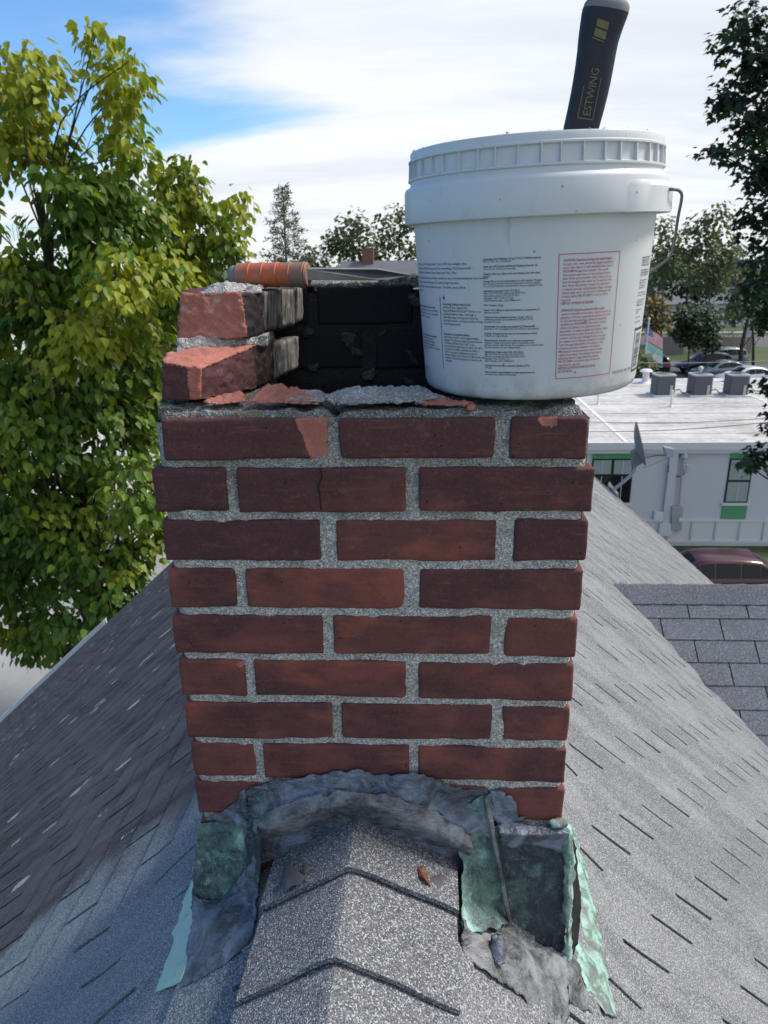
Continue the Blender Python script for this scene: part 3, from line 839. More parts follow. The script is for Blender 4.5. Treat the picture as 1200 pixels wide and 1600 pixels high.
# rough top of the back wall
for i, (xa, xb, zt, sd) in enumerate(((-.16, .02, .788, 1), (.0, .075, .796, 2), (.06, .275, .792, 3), (-.28, -.15, .785, 4))):
    hull('mortar_bed', [(xa, .304, .781), (xb, .304, .781), (xa, .304, zt - .004), (xb, .304, zt), (xa, .396, .781), (xb, .396, .781), (xa + .01, .38, zt), (xb - .01, .39, zt)], M['mossy'], 5, 0.004, 60, sd)
for (px_, py_, r_) in ((545, 530, .014), (556, 548, .011), (600, 515, .010), (575, 585, .012), (640, 560, .016), (640, 600, .014), (648, 470, .012), (480, 520, .010), (490, 575, .009)):
    c = at(px_, py_, .300); pts = [c + np.array([random.uniform(-1, 1) * r_, random.uniform(-.6, .3) * r_ * .6, random.uniform(-1, 1) * r_]) for _ in range(10)]
    hull('mortar_lump', pts, M['mossy'], 3, 0.003, 90, int(px_), soot=0.75)
# rough top of the front wall: mossy bed with pale lime patches
xs = np.linspace(-0.270, 0.268, 200); ys = np.linspace(0.004, 0.100, 40)
X, Y = np.meshgrid(xs, ys, indexing='ij'); P = np.stack([X, Y, np.zeros_like(X)], -1).reshape(-1, 3)
prof = 0.6420 + 0.0025 * fbm(P, 60, 3, 2) + 0.003 * np.clip(fbm(P, 20, 2, 7), -0.5, 1)
dy = np.minimum(P[:, 1] - 0.004, 0.100 - P[:, 1]); dx = np.minimum(P[:, 0] + 0.270, 0.268 - P[:, 0])
notch = np.exp(-((P[:, 0] + 0.044) / 0.008) ** 2) * 0.010
P[:, 2] = prof - 0.014 * np.clip(1 - dy / 0.006, 0, 1) ** 2 - 0.014 * np.clip(1 - dx / 0.008, 0, 1) ** 2 - notch
P[:, 1] += 0.002 * fbm(P, 80, 2, 4)
ny_ = len(ys); F = [(i * ny_ + j, (i + 1) * ny_ + j, (i + 1) * ny_ + j + 1, i * ny_ + j + 1) for i in range(len(xs) - 1) for j in range(ny_ - 1)]
noise_sheet('mortar_bed', P, F, M['mossy'], 0.0008, 150, 9, 2, label='dark mossy mortar bed on the top course')
hull('mortar_lump', [at(505, 618, .035), at(540, 606, .09), at(655, 604, .09), at(700, 622, .03), at(640, 628, .012), at(520, 632, .012), at(560, 629, .012), at(600, 607, .06)], M['lime'], 5, 0.0034, 85, 41)
hull('mortar_lump', [at(425, 622, .03), at(440, 608, .09), at(500, 609, .09), at(515, 620, .04), at(507, 628, .015), at(450, 626, .02)], M['lime'], 5, 0.002, 55, 42)
hull('mortar_lump', [at(648, 628, .012), at(668, 612, .05), at(660, 632, .004), at(645, 622, .03), at(655, 614, .05)], M['lime'], 4, 0.003, 90, 43)

frags = [([at(386, 628, .02), at(428, 601, .06), at(440, 598, .07), at(470, 618, .05), at(448, 630, .012), at(400, 630, .014), at(412, 606, .05)], 'jagged pink brick fragment lying on the left end of the top course'),
         ([at(440, 628, .02), at(455, 604, .07), at(500, 624, .04), at(498, 631, .015), at(470, 632, .012)], 'long pink brick splinter lying to the right of the jagged fragment'),
         ([at(648, 632, .01), at(652, 614, .06), at(700, 622, .035), at(740, 632, .02), at(700, 634, .008)], 'thin orange brick flake beside the left foot of the white bucket'),
         ([at(318, 628, .018), at(350, 615, .05), at(380, 612, .07), at(384, 627, .03), at(340, 632, .014)], 'dark pink brick chip under the snapped corner brick'),
         ([at(722, 641, .002), at(736, 628, .016), at(745, 636, .010), at(738, 643, .001)], 'small red brick sliver under the front rim of the bucket bottom')]
for i, (pts, lab) in enumerate(frags):
    c = np.mean(pts, 0)
    dz = 0.0
    o = hull('brick_fragment', [p_ - c for p_ in pts], M['brick'], 5, 0.0035, 95, 60 + i, fresh=lambda V, Nn: np.ones(len(V)), parent='x')
    o.location = Vector(c)
    tag(o, lab, 'brick fragment', 'brick fragments left on the wall top')
# cracks in two bricks: thin black tubes on the face, painted as the shade inside
def crack(pts, w_=0.0009):
    mb = MB(); mb.tube([at(x, y, -0.0052 if y > 720 else 0.0012) for x, y in pts], w_, 4); return cpart(mb.build('crack_shade', M['bitumen_and_shade']))
crack([(501, 731), (503, 745), (497, 760), (500, 775), (502, 797)], 0.0008)
crack([(660, 648), (661, 680), (660, 712)], 0.0006)

# ------------------------------------------------------------------ flashing
def capz(x, y):
    u_ = (x - R0[0] - EY[0] * y) / 0.151; t = ((-0.112 + 0.20) - y) / 0.20
    return 0.012 - 0.078 * (math.sqrt(u_ * u_ + 0.0015) - 0.0387) + 0.014 * t - 0.003 * (1 - t)
def on_cap(px_, py_):
    v = ray(px_, py_); a, b = 0.4, 2.0
    for _ in range(40):
        c_ = (a + b) / 2; P_ = CAM + v * c_
        if P_[2] < capz(P_[0], P_[1]) or P_[1] > -0.004: b = c_
        else: a = c_
    return CAM + v * b
def bez(G, nu, nv):
    """smooth surface through a control net of points (rows x cols)"""
    G = np.asarray(G, float)
    def interp(A, n):
        m_ = A.shape[0]
        if m_ == 2: t = np.linspace(0, 1, n)[:, None, None]; return A[0] * (1 - t) + A[1] * t
        out = []
        for s_ in np.linspace(0, m_ - 1, n):
            i = min(int(s_), m_ - 2); t = s_ - i
            p0 = A[max(i - 1, 0)]; p1 = A[i]; p2 = A[i + 1]; p3 = A[min(i + 2, m_ - 1)]
            cr = 0.5 * ((2 * p1) + (-p0 + p2) * t + (2 * p0 - 5 * p1 + 4 * p2 - p3) * t * t + (-p0 + 3 * p1 - 3 * p2 + p3) * t ** 3)
            out.append(cr * 0.5 + 0.5 * (p1 * (1 - t) + p2 * t))
        return np.array(out)
    A = interp(G, nu); A = interp(A.transpose(1, 0, 2), nv).transpose(1, 0, 2)
    return A
def sheet(name, G, m, res=0.004, thick=0.0014, amp=0.003, sc=25, seed=0, edge=0.004, label=None):
    G = np.asarray(G, float)
    Lu = np.linalg.norm(np.diff(G, axis=0), axis=2).sum(0).max(); Lv = np.linalg.norm(np.diff(G, axis=1), axis=2).sum(1).max()
    nu, nv = max(6, int(Lu / res)), max(6, int(Lv / res))
    A = bez(G, nu, nv)
    nrm = np.cross(np.gradient(A, axis=0), np.gradient(A, axis=1)); nrm /= np.maximum(np.linalg.norm(nrm, axis=2, keepdims=True), 1e-9)
    if (nrm.reshape(-1, 3) @ (CAM - A.mean((0, 1)))).mean() < 0: nrm = -nrm
    P_ = A.reshape(-1, 3)
    a_ = fbm(P_, sc, 3, seed); rid = 1 - np.abs(fbm(P_, sc * 1.3, 2, seed + 7))
    dis = (amp * a_ + amp * 1.2 * np.clip(rid - 0.75, 0, 1) * 3).reshape(nu, nv)
    # ragged edges
    E = np.zeros((nu, nv)); E[0] = E[-1] = 1; E[:, 0] = E[:, -1] = 1
    A = A + nrm * dis[..., None]
    j = np.stack([fbm(P_, 70, 3, seed + k) for k in (1, 2, 3)], 1).reshape(nu, nv, 3)
    for w_, rng in ((1.0, 0), (0.5, 1), (0.2, 2)):
        mk = np.zeros((nu, nv)); mk[rng] = mk[nu - 1 - rng] = 1; mk[:, rng] = mk[:, nv - 1 - rng] = 1
        A = A + (edge * w_ * mk)[..., None] * (j - nrm * (j * nrm).sum(-1, keepdims=True))
    T = A.reshape(-1, 3); Bt = (A - nrm * thick).reshape(-1, 3); n_ = nu * nv
    q = np.arange(n_).reshape(nu, nv)
    F = np.stack([q[:-1, :-1], q[1:, :-1], q[1:, 1:], q[:-1, 1:]], -1).reshape(-1, 4)
    F = F.tolist() + (F[:, ::-1] + n_).tolist()
    ring = list(q[0, :]) + list(q[1:, -1]) + list(q[-1, ::-1][1:]) + list(q[::-1, 0][1:])
    for a, b in zip(ring[:-1], ring[1:]): F.append((a, b, b + n_, a + n_))
    o = mesh(name, np.vstack([T, Bt]), F, m, smooth=True)
    return cpart(o, label)
Fr = lambda x, y, d=0.006: at(x, y, -d)
Rf = lambda x, y, h=0.012: atroof(x, y, h)
Cp = lambda x, y, h=0.004: on_cap(x, y) + np.array([0, 0, h])
# left front panel with its apron
sheet('copper_flashing', [[Fr(309, 1283, .006), Fr(345, 1285, .006), Fr(388, 1286, .008)],
                          [Fr(303, 1360, .016), Fr(345, 1355, .012), Fr(392, 1350, .016)],
                          [Fr(299, 1425, .022), Fr(345, 1425, .018), Fr(398, 1405, .03)]], M['cop_green'], seed=3, amp=0.0035, label='green stained copper panel at the left front corner')
sheet('copper_flashing', [[Fr(300, 1400, .020), Fr(345, 1405, .018), Fr(400, 1335, .030)],
                          [Rf(299, 1440, .022), Rf(340, 1440, .022), Rf(404, 1385, .016)],
                          [Rf(292, 1495, .014), Rf(335, 1488, .014), Rf(400, 1435, .012)],
                          [Rf(281, 1548, .006), Rf(330, 1520, .006), Rf(388, 1478, .006)]], M['tar'], seed=5, amp=0.003, label='dark blue grey apron bent on to the left slope')
sheet('copper_flashing', [[Fr(380, 1283, .012), Fr(395, 1290, .020), Fr(412, 1300, .05)],
                          [Fr(388, 1340, .018), Fr(397, 1350, .03), Fr(405, 1350, .045)],
                          [Fr(392, 1400, .03), Fr(398, 1410, .04), Fr(403, 1410, .05)]], M['cop_dark'], seed=6)
# turquoise side piece lying on the left slope
sheet('side_flashing', [[Rf(303, 1368, .010), Rf(304, 1372, .012)], [Rf(280, 1420, .006), Rf(302, 1425, .014)],
                        [Rf(247, 1490, .005), Rf(299, 1480, .014)], [Rf(216, 1562, .004), Rf(282, 1535, .010)]], M['cop_turq'], seed=9, amp=0.0010, edge=0.001, label='pale turquoise copper strip lying on the left slope')
# sealant over the lowest bricks, arching down to the ridge cap
sheet('sealant_coat', [[Fr(384, 1236, .004), Fr(420, 1221, .006), Fr(470, 1214, .006), Fr(520, 1204, .006), Fr(565, 1203, .006), Fr(600, 1212, .006), Fr(650, 1209, .006), Fr(700, 1224, .006), Fr(745, 1236, .006), Fr(768, 1240, .006)],
                       [Fr(386, 1262, .006), Fr(420, 1245, .008), Fr(470, 1237, .010), Fr(520, 1228, .012), Fr(565, 1230, .012), Fr(600, 1232, .012), Fr(650, 1235, .010), Fr(700, 1250, .010), Fr(745, 1262, .010), Fr(768, 1270, .008)],
                       [Fr(388, 1290, .014), Fr(425, 1275, .022), Fr(470, 1258, .022), Fr(520, 1248, .022), Fr(565, 1248, .022), Fr(600, 1255, .022), Fr(650, 1262, .022), Fr(700, 1280, .022), Fr(740, 1300, .02), Fr(768, 1310, .012)]],
      M['tar'], seed=12, amp=0.004, edge=0.006, label='blue grey tar smeared over the lowest bricks')
sheet('sealant_arch', [[Fr(392, 1285, .018), Fr(430, 1262, .022), Fr(480, 1247, .022), Fr(540, 1236, .024), Fr(600, 1243, .024), Fr(650, 1256, .024), Fr(700, 1280, .022), Fr(738, 1306, .020)],
                       [Fr(398, 1308, .030), Fr(440, 1287, .033), Fr(485, 1269, .034), Fr(545, 1257, .034), Fr(600, 1265, .034), Fr(650, 1285, .034), Fr(695, 1308, .033), Fr(733, 1333, .030)],
                       [Rf(402, 1340, .016), Cp(447, 1315), Cp(492, 1300), Cp(550, 1282), Cp(600, 1296), Cp(650, 1318), Cp(690, 1333), Rf(730, 1358, .012)]],
      M['lead'], seed=15, amp=0.0018, label='grey tar fillet arching over the end of the ridge cap')
sheet('sealant_coat', [[Fr(382, 1272, .009), Fr(470, 1240, .010), Fr(550, 1232, .010), Fr(640, 1242, .010), Fr(735, 1275, .010)],
                       [Fr(382, 1312, .014), Fr(470, 1275, .013), Fr(550, 1262, .013), Fr(640, 1280, .013), Fr(735, 1320, .012)],
                       [Fr(382, 1362, .018), Fr(470, 1330, .013), Fr(550, 1320, .013), Fr(640, 1330, .013), Fr(730, 1372, .014)]], M['tar'], seed=13, amp=0.002)
# right front: green panel, seam, dark panel, top roll
sheet('copper_flashing', [[Fr(696, 1282, .012), Fr(735, 1252, .010), Fr(765, 1236, .008)], [Fr(722, 1340, .030), Fr(748, 1335, .016), Fr(776, 1330, .010)],
                          [Fr(724, 1400, .06), Fr(755, 1405, .03), Fr(790, 1410, .018)], [Rf(724, 1462, .016), Rf(762, 1455, .022), Fr(800, 1440, .035)]], M['cop_green'], seed=21, amp=0.003, label='streaked green copper panel right of the ridge cap')
mb = MB(); mb.tube([at(758, 1246, -.016), at(768, 1290, -.020), at(779, 1350, -.024), at(790, 1410, -.030), at(797, 1440, -.040)], [.0035, .004, .0042, .004, .003], 6); cpart(mb.build('seam', M['lead'], smooth=True))
sheet('copper_flashing', [[Fr(768, 1286, .010), Fr(825, 1292, .012), Fr(884, 1290, .010)], [Fr(780, 1350, .014), Fr(830, 1350, .010), Fr(886, 1350, .014)],
                          [Fr(790, 1420, .022), Fr(835, 1420, .016), Fr(884, 1420, .018)], [Fr(802, 1480, .04), Fr(842, 1485, .03), Fr(884, 1490, .026)]], M['cop_dark'], seed=25, amp=0.0045, label='nearly black copper panel at the right front corner')
sheet('copper_roll', [[Fr(778, 1286, .010), Fr(830, 1290, .012), Fr(886, 1288, .008)], [Fr(782, 1302, .026), Fr(835, 1306, .028), Fr(888, 1303, .022)], [Fr(784, 1318, .014), Fr(835, 1322, .018), Fr(886, 1328, .014)]], M['tar'], seed=27, amp=0.004)
sheet('sealant_patch', [[Fr(764, 1236, .006), Fr(785, 1240, .006), Fr(802, 1246, .004)], [Fr(768, 1262, .008), Fr(790, 1265, .008), Fr(809, 1268, .004)], [Fr(770, 1284, .010), Fr(790, 1287, .010), Fr(815, 1286, .004)]], M['tar'], seed=29, amp=0.003, edge=0.006, label='lilac grey tar patch over the right corner brick')
sheet('sealant_patch', [[Fr(382, 1234, .004), Fr(386, 1250, .006), Fr(388, 1262, .006)], [Fr(352, 1266, .004), Fr(368, 1272, .006), Fr(388, 1278, .008)], [Fr(312, 1279, .004), Fr(348, 1286, .008), Fr(388, 1292, .010)]], M['tar'], seed=31, amp=0.002)
# crinkled upstand at the right corner and the pale strip beside it
sheet('copper_edge', [[Fr(884, 1300, .016), Fr(890, 1298, .020), Fr(893, 1302, .012)], [Fr(880, 1360, .022), Fr(888, 1358, .030), Fr(896, 1360, .020)],
                      [Fr(882, 1420, .026), Fr(890, 1425, .034), Fr(894, 1425, .022)], [Fr(880, 1500, .034), Fr(888, 1505, .040), Fr(892, 1500, .030)]], M['cop_pale'], seed=33, amp=0.004, label='crinkled pale green copper edge at the right corner')
sheet('side_flashing', [[Rf(884, 1290, .02), Rf(888, 1288, .02), Rf(897, 1296, .012)], [Rf(896, 1350, .012), Rf(908, 1345, .016), Rf(914, 1352, .008)],
                        [Rf(906, 1410, .010), Rf(918, 1405, .016), Rf(926, 1410, .008)], [Rf(902, 1460, .008), Rf(924, 1462, .016), Rf(940, 1470, .006)],
                        [Rf(896, 1500, .008), Rf(926, 1520, .016), Rf(950, 1530, .006)], [Rf(922, 1560, .008), Rf(945, 1580, .012), Rf(964, 1592, .004)]], M['cop_pale'], seed=35, amp=0.0035, label='pale green copper strip lying on the right slope')
sheet('flashing_gap_shade', [[Fr(888, 1310, .004), Fr(897, 1312, -.02)], [Fr(890, 1380, .010), Fr(906, 1385, -.02)], [Fr(890, 1440, .014), Fr(906, 1440, -.01)], [Fr(888, 1500, .020), Fr(896, 1500, 0)]], M['bitumen_and_shade'], seed=37, amp=0.003, edge=0.004, label='black sheet painted as the shade in the torn copper gap')  # opaque black sheet drawn in place of the dark inside the gap
# right apron
sheet('copper_flashing', [[Rf(722, 1440, .022), Fr(762, 1445, .055), Fr(800, 1452, .04), Fr(842, 1475, .034), Fr(884, 1488, .034)],
                          [Rf(724, 1470, .012), Rf(770, 1485, .018), Rf(810, 1500, .020), Rf(850, 1520, .020), Rf(888, 1530, .022)],
                          [Rf(726, 1490, .006), Rf(775, 1528, .008), Rf(810, 1555, .008), Rf(850, 1590, .008), Rf(884, 1612, .008)]], M['lead'], seed=41, amp=0.004, edge=0.005, label='grey brown torn apron on the right slope')
sheet('copper_flashing', [[Fr(884, 1488, .030), Rf(900, 1495, .014)], [Rf(886, 1530, .016), Rf(915, 1545, .012)], [Rf(890, 1570, .008), Rf(938, 1588, .006)]], M['lead'], seed=43, amp=0.003)
c = Rf(780, 1492, .022)
hull('tar_blob', [c + np.array(q_) * 0.001 for q_ in ((-14, 2, 8), (-10, 20, 14), (6, 26, 12), (13, 8, 4), (9, -14, -2), (-2, -18, 0), (-10, -10, 2), (0, 4, 18))], M['tar'], 4, 0.003, 70, 51)
c = at(872, 1287, -.012)
hull('tar_blob', [c + np.array(q_) * 0.001 for q_ in ((-14, 0, 4), (14, 0, 5), (0, -8, 0), (0, 6, 6), (10, -5, -4), (-9, -5, -4))], M['cop_pale'], 3, 0.002, 90, 52)
c = at(570, 1228, -.016)

# a dry leaf and tar smears on the cap shingles
def smear(px_, py_, w_, h_, sd):
    pts = []
    for k in range(14):
        t = 2 * math.pi * k / 14; rr = 1 + 0.3 * math.sin(3 * t + sd) + 0.15 * math.sin(7 * t + sd)
        c_ = at(px_ + w_ * rr * math.cos(t), py_ + h_ * rr * math.sin(t), -0.07)
        pts.append(c_)
    return pts
M['smear'] = plain('dried_tar_smear', (0.085, 0.08, 0.085), 0.7, 0, 0.3, 200.0, 0.001)
for (px_, py_, w_, h_, sd) in ((455, 1368, 17, 20, 1), (478, 1356, 7, 8, 2), (684, 1377, 13, 14, 4)):
    n_ = 16; V = []; 
    cc = on_cap(px_, py_); V.append(cc + [0, 0, 0.0022])
    for r_ in (0.75, 1.0):
        for k in range(n_):
            t = 2 * math.pi * k / n_; rr = r_ * (1 + 0.25 * math.sin(3 * t + sd) + 0.15 * math.sin(7 * t + sd))
            V.append(on_cap(px_ + w_ * rr * math.cos(t), py_ + h_ * rr * math.sin(t)) + np.array([0, 0, 0.0022 if r_ < 1 else -0.001]))
    F = [(0, 1 + k, 1 + (k + 1) % n_) for k in range(n_)] + [(1 + k, 1 + n_ + k, 1 + n_ + (k + 1) % n_, 1 + (k + 1) % n_) for k in range(n_)]
    mesh('tar_smear', np.array(V), F, M['smear'], roof, smooth=True)
M['dry_leaf'] = plain('dry_brown_leaf', (0.16, 0.065, 0.035), 0.6, 0, 0.4, 90.0)
lp = [on_cap(x, y) + np.array([0, 0, h_]) for x, y, h_ in ((653, 1358, .004), (662, 1360, .010), (668, 1372, .006), (673, 1388, .003), (664, 1384, .012), (655, 1372, .004))]
o = MB().prism([p_ - lp[0] for p_ in lp], (0, 0, 0.0008)).build('fallen_leaf', M['dry_leaf']); o.location = Vector(lp[0])
tag(o, 'curled dry brown leaf lying on the right side of the top ridge cap shingle', 'leaf')

# ------------------------------------------------------------------ white bucket
BB = np.array([.217, .147, .656]); BAX = np.array([-.028, -.015, 1.0]); BAX /= np.linalg.norm(BAX)
_e1 = np.array([1, 0, 0]) - BAX[0] * BAX; _e1 /= np.linalg.norm(_e1); _e2 = np.cross(BAX, _e1)
BM_ = Matrix(((_e1[0], _e2[0], BAX[0], BB[0]), (_e1[1], _e2[1], BAX[1], BB[1]), (_e1[2], _e2[2], BAX[2], BB[2]), (0, 0, 0, 1)))
bucket = empty('bucket'); bucket.matrix_world = BM_
tag(bucket, 'white plastic joint compound bucket with printed text standing on the right corner of the chimney', 'bucket')
m, N = newmat('white_bucket_plastic'); p = objc(N)
n = N.noise(p, 6.0, 4.0, 0.6)
c = N.mix(n, (0.66, 0.68, 0.70), (0.74, 0.75, 0.76))
c = N.mix(N.math('MULTIPLY', N.ramp(N.noise(N.scl(p, 1, 1, 0.4), 38.0, 5.0, 0.75), 0.60, 0.75), 0.35), c, (0.45, 0.45, 0.43))
c = N.mix(N.math('MULTIPLY', N.ramp(N.noise(N.scl(p, 2, 2, 0.15), 60.0, 3.0, 0.7), 0.66, 0.72), 0.35), c, (0.40, 0.40, 0.38))
c = N.mix(N.math('MULTIPLY', N.ramp(N.noise(N.add(N.scl(p, 1, 1, 0.7), (1.0, 2.0, 0.5)), 16.0, 6.0, 0.8), 0.60, 0.66), 0.22), c, (0.50, 0.49, 0.46))
zb__ = N.n('ShaderNodeSeparateXYZ', {0: p}).outputs[2]
c = N.mix(N.math('MULTIPLY', N.math('MULTIPLY', N.ramp(zb__, 0.05, 0.0), N.ramp(N.noise(p, 30.0, 5.0, 0.7), 0.40, 0.62)), 0.5), c, (0.38, 0.33, 0.29))
c = N.mix(N.math('MULTIPLY', N.ramp(N.vor(p, 34.0), 0.075, 0.035), 0.7), c, (0.25, 0.24, 0.22))
M['plastic'] = finish(m, N, c, 0.36, 0, N.noise(p, 26.0, 4.0, 0.6), 0.12, 0.002, spec=0.45, trans=(0.10, (1.0, 1.0, 0.97)))
mb = MB()
wall_ = [(0.0, 0.004), (0.10, 0.004), (0.137, 0.000), (0.1425, 0.004), (0.1445, 0.012), (0.155, 0.211), (0.1562, 0.2118), (0.1665, 0.2125), (0.1672, 0.216),
         (0.1665, 0.250), (0.1650, 0.254), (0.1600, 0.2565), (0.1590, 0.258), (0.1585, 0.262), (0.1612, 0.2635), (0.1612, 0.2655), (0.1565, 0.267), (0.1562, 0.284),
         (0.1602, 0.2852), (0.1602, 0.2872), (0.1578, 0.2885), (0.1578, 0.2955), (0.1568, 0.297), (0.1550, 0.297), (0.1540, 0.295), (0.1515, 0.20), (0.140, 0.008), (0.0, 0.007)]
mb.lathe(wall_, 96)
o = mb.build('bucket_body', M['plastic'], bucket, smooth=True, sharp=50)
rib0 = None
for k in range(42):
    a = math.radians(-103.8 + k * 360 / 42 + 0.6 * math.sin(k * 2.1))
    if k == 0:
        mb = MB(); mb.prism([(0.1560, -0.0009, 0.2655), (0.1608, -0.0009, 0.2655), (0.1596, -0.0009, 0.2852), (0.1560, -0.0009, 0.2852)], (0, 0.0018, 0))
        rib0 = mb.build('rib', M['plastic'], bucket); r_ = rib0
    else: r_ = rib0.copy(); COL.objects.link(r_); r_.parent = bucket
    r_.rotation_euler = (0, 0, a)
# moulded handle bosses
def curved_block(a0, a1, h0, h1, r0, r1, n=16, slant=0.02):
    V = []
    for i in range(n + 1):
        a = math.radians(a0 + (a1 - a0) * i / n); f = min(1, min(i, n - i) / 1.5)
        rr = r0 + (r1 - r0) * f
        for (r, h) in ((r0 - 0.003, h0), (rr, h0), (rr, h1 - 0.006), (r0 + (rr - r0) * 0.4, h1), (r0 - 0.003, h1)):
            V.append((r * math.cos(a), r * math.sin(a), h))
    F = [(i * 5 + j, i * 5 + j + 1, (i + 1) * 5 + j + 1, (i + 1) * 5 + j) for i in range(n) for j in range(4)]
    F += [(0, 1, 2, 3, 4), tuple(n * 5 + j for j in (4, 3, 2, 1, 0))]
    return MB().add(V, F)
curved_block(-61, 22, 0.2120, 0.2455, 0.1655, 0.1722).build('handle_boss', M['plastic'], bucket, smooth=True, sharp=30)
curved_block(92, 165, 0.2120, 0.2440, 0.1655, 0.1725).build('handle_boss', M['plastic'], bucket, smooth=True, sharp=30)
# wire bail
M['wire'] = plain('galvanised_wire', (0.16, 0.165, 0.18), 0.45, 0.6, 0.2, 60)
def cyl(a, h, r): a = math.radians(a); return (r * math.cos(a), r * math.sin(a), h)
wp = [cyl(-31, .236, .170), cyl(-30, .2355, .1775), cyl(-25, .234, .181), cyl(-14, .228, .183), cyl(-8, .205, .183), cyl(-4, .175, .1835), cyl(0, .158, .183), cyl(8, .145, .178), cyl(20, .128, .172)]
wp += [cyl(a, .128 - .018 * math.sin(math.radians((a - 20) / 98 * 180)), .171) for a in range(34, 112, 12)]
wp += [cyl(118, .135, .173), cyl(124, .158, .18), cyl(127, .19, .182), cyl(128, .225, .180), cyl(127, .2375, .175), cyl(127, .238, .168)]
def smooth_pts(P_, n=5):
    P_ = [Vector(q) for q in P_]; out = []
    for i in range(len(P_) - 1):
        p0 = P_[max(i - 1, 0)]; p1 = P_[i]; p2 = P_[i + 1]; p3 = P_[min(i + 2, len(P_) - 1)]
        for k in range(n):
            t = k / n; out.append(0.5 * ((2 * p1) + (p2 - p0) * t + (2 * p0 - 5 * p1 + 4 * p2 - p3) * t * t + (3 * p1 - p0 - 3 * p2 + p3) * t ** 3))
    return out + [P_[-1]]
MB().tube(smooth_pts(wp), 0.0019, 8).build('wire_handle', M['wire'], bucket, smooth=True)
# crumbs of mortar on the rim
mb = MB()
for k in range(46):
    a = random.uniform(0, 360); r_ = random.uniform(.1545, .1575); q = cyl(a, .2975, r_); s_ = random.uniform(.0006, .0020)
    mb.add([(q[0] + random.uniform(-1, 1) * s_, q[1] + random.uniform(-1, 1) * s_, q[2] + random.uniform(-.5, 1) * s_) for _ in range(5)], [(0, 1, 2), (0, 2, 3), (0, 3, 4), (1, 2, 4), (2, 3, 4), (0, 1, 4)])
o = mb.build('mortar_crumbs', M['lime'], bucket); o['kind'] = 'stuff'

# printing on the bucket
M['ink'] = plain('black_print', (0.045, 0.05, 0.062), 0.6)
M['ink_red'] = plain('red_print', (0.50, 0.075, 0.13), 0.6)
def body_r(h): return (0.1445 + (h - 0.012) * (0.155 - 0.1445) / 0.199) + 0.00035
def text_geo(body, size=1.0, xs=1.0, bold=0.0):
    cu = bpy.data.curves.new('t', 'FONT'); cu.body = body; cu.size = size; cu.resolution_u = 2; cu.offset = bold
    ob = bpy.data.objects.new('t', cu); COL.objects.link(ob)
    dg = bpy.context.evaluated_depsgraph_get(); dg.update()
    me = bpy.data.meshes.new_from_object(ob.evaluated_get(dg))
    V = np.array([v.co[:] for v in me.vertices]).reshape(-1, 3); F = [tuple(q.vertices) for q in me.polygons]
    bpy.data.objects.remove(ob); bpy.data.curves.remove(cu); bpy.data.meshes.remove(me)
    if len(V): V[:, 0] *= xs
    return V, F
_tc = {}
def line_on(mb, txt, a0, h, size, width_deg=None, skew=0.0, bold=0.0):
    """one line of print starting at angle a0 (degrees), baseline height h"""
    key = (txt, bold)
    if key not in _tc: _tc[key] = text_geo(txt, 1.0, 1.0, bold)
    V, F = _tc[key]
    if not len(V): return
    r = body_r(h); w_ = V[:, 0].max(); sx = size * 0.92
    if width_deg: sx = math.radians(width_deg) * r / w_
    a = math.radians(a0) + V[:, 0] * sx / r
    hh = h + V[:, 1] * size
    rr = body_r(hh)
    P_ = np.stack([rr * np.cos(a), rr * np.sin(a), hh], 1)
    mb.add(P_, F)
def block(name, lines, a0, a1, h1, h0, mat_, bold_first=(), size=None, rag=0.12):
    mb = MB(); n_ = len(lines); dh = (h1 - h0) / n_; sz = size or dh * 1.02
    mxl = max(len(l) for l in lines)
    for i, l in enumerate(lines):
        if not l: continue
        b = 0.016 if (i in bold_first) else 0.004
        wd = (a1 - a0) * (len(l) / mxl) ** 0.9
        line_on(mb, l, a0, h1 - (i + 0.85) * dh, sz, wd, bold=b)
    return mb.build(name, mat_, bucket)
red = ['CAUTION: Dust from sanding may cause irritation', 'to eyes, skin, nose, throat and upper respiratory', 'tract. Use only in a well-ventilated area, wear a', 'NIOSH/MSHA-approved respirator. Use a sander',
       'with vacuum attachment or wet sanding to reduce', 'dust. Wear eye protection. If eye contact occurs,', 'flush thoroughly with water for 15 minutes. If on', 'skin: Wash with plenty of water. If swallowed or',
       'irritation persists, call physician. Keep container', 'closed when not in use. For more information call', 'Product Safety: 800-507-8899 or see the SDS at', 'usg.com', 'KEEP OUT OF REACH OF CHILDREN.', '',
       'ATENCI\u00d3N: El polvo producido al lijar puede', 'causar irritaci\u00f3n en los ojos, la piel, la nariz, la', 'garganta y el tracto respiratorio superior. Use solo', 'en un \u00e1rea bien ventilada, utilice un respirador', 'aprobado por NIOSH/MSHA. Para reducir el polvo,',
       'utilice una lijadora con aditamento para', 'aspiradora, o realice el lijado en mojado. Utilice', 'protecci\u00f3n de los ojos. Si el polvo entra en', 'contacto con los ojos, enju\u00e1guelos bien con agua', 'por espacio de 15 minutos. Contacto con la piel:',
       'Lave con agua abundante. Si se ingiere o si la', 'irritaci\u00f3n persiste, consulte a un m\u00e9dico.', 'Mantenga los envases cerrados cuando no est\u00e9n', 'usando el producto. Para obtener informaci\u00f3n', 'adicional, llame a Seguridad del producto:', '800-507-8899 o consulte la hoja de datos de',
       'seguridad en usg.com', 'MANTENGA EL PRODUCTO FUERA DEL ALCANCE', 'DE LOS NI\u00d1OS.']
block('red_warning_text', red, -84.0, -58.3, 0.1655, 0.0335, M['ink_red'], (0, 12, 14, 31, 32))
mb = MB()
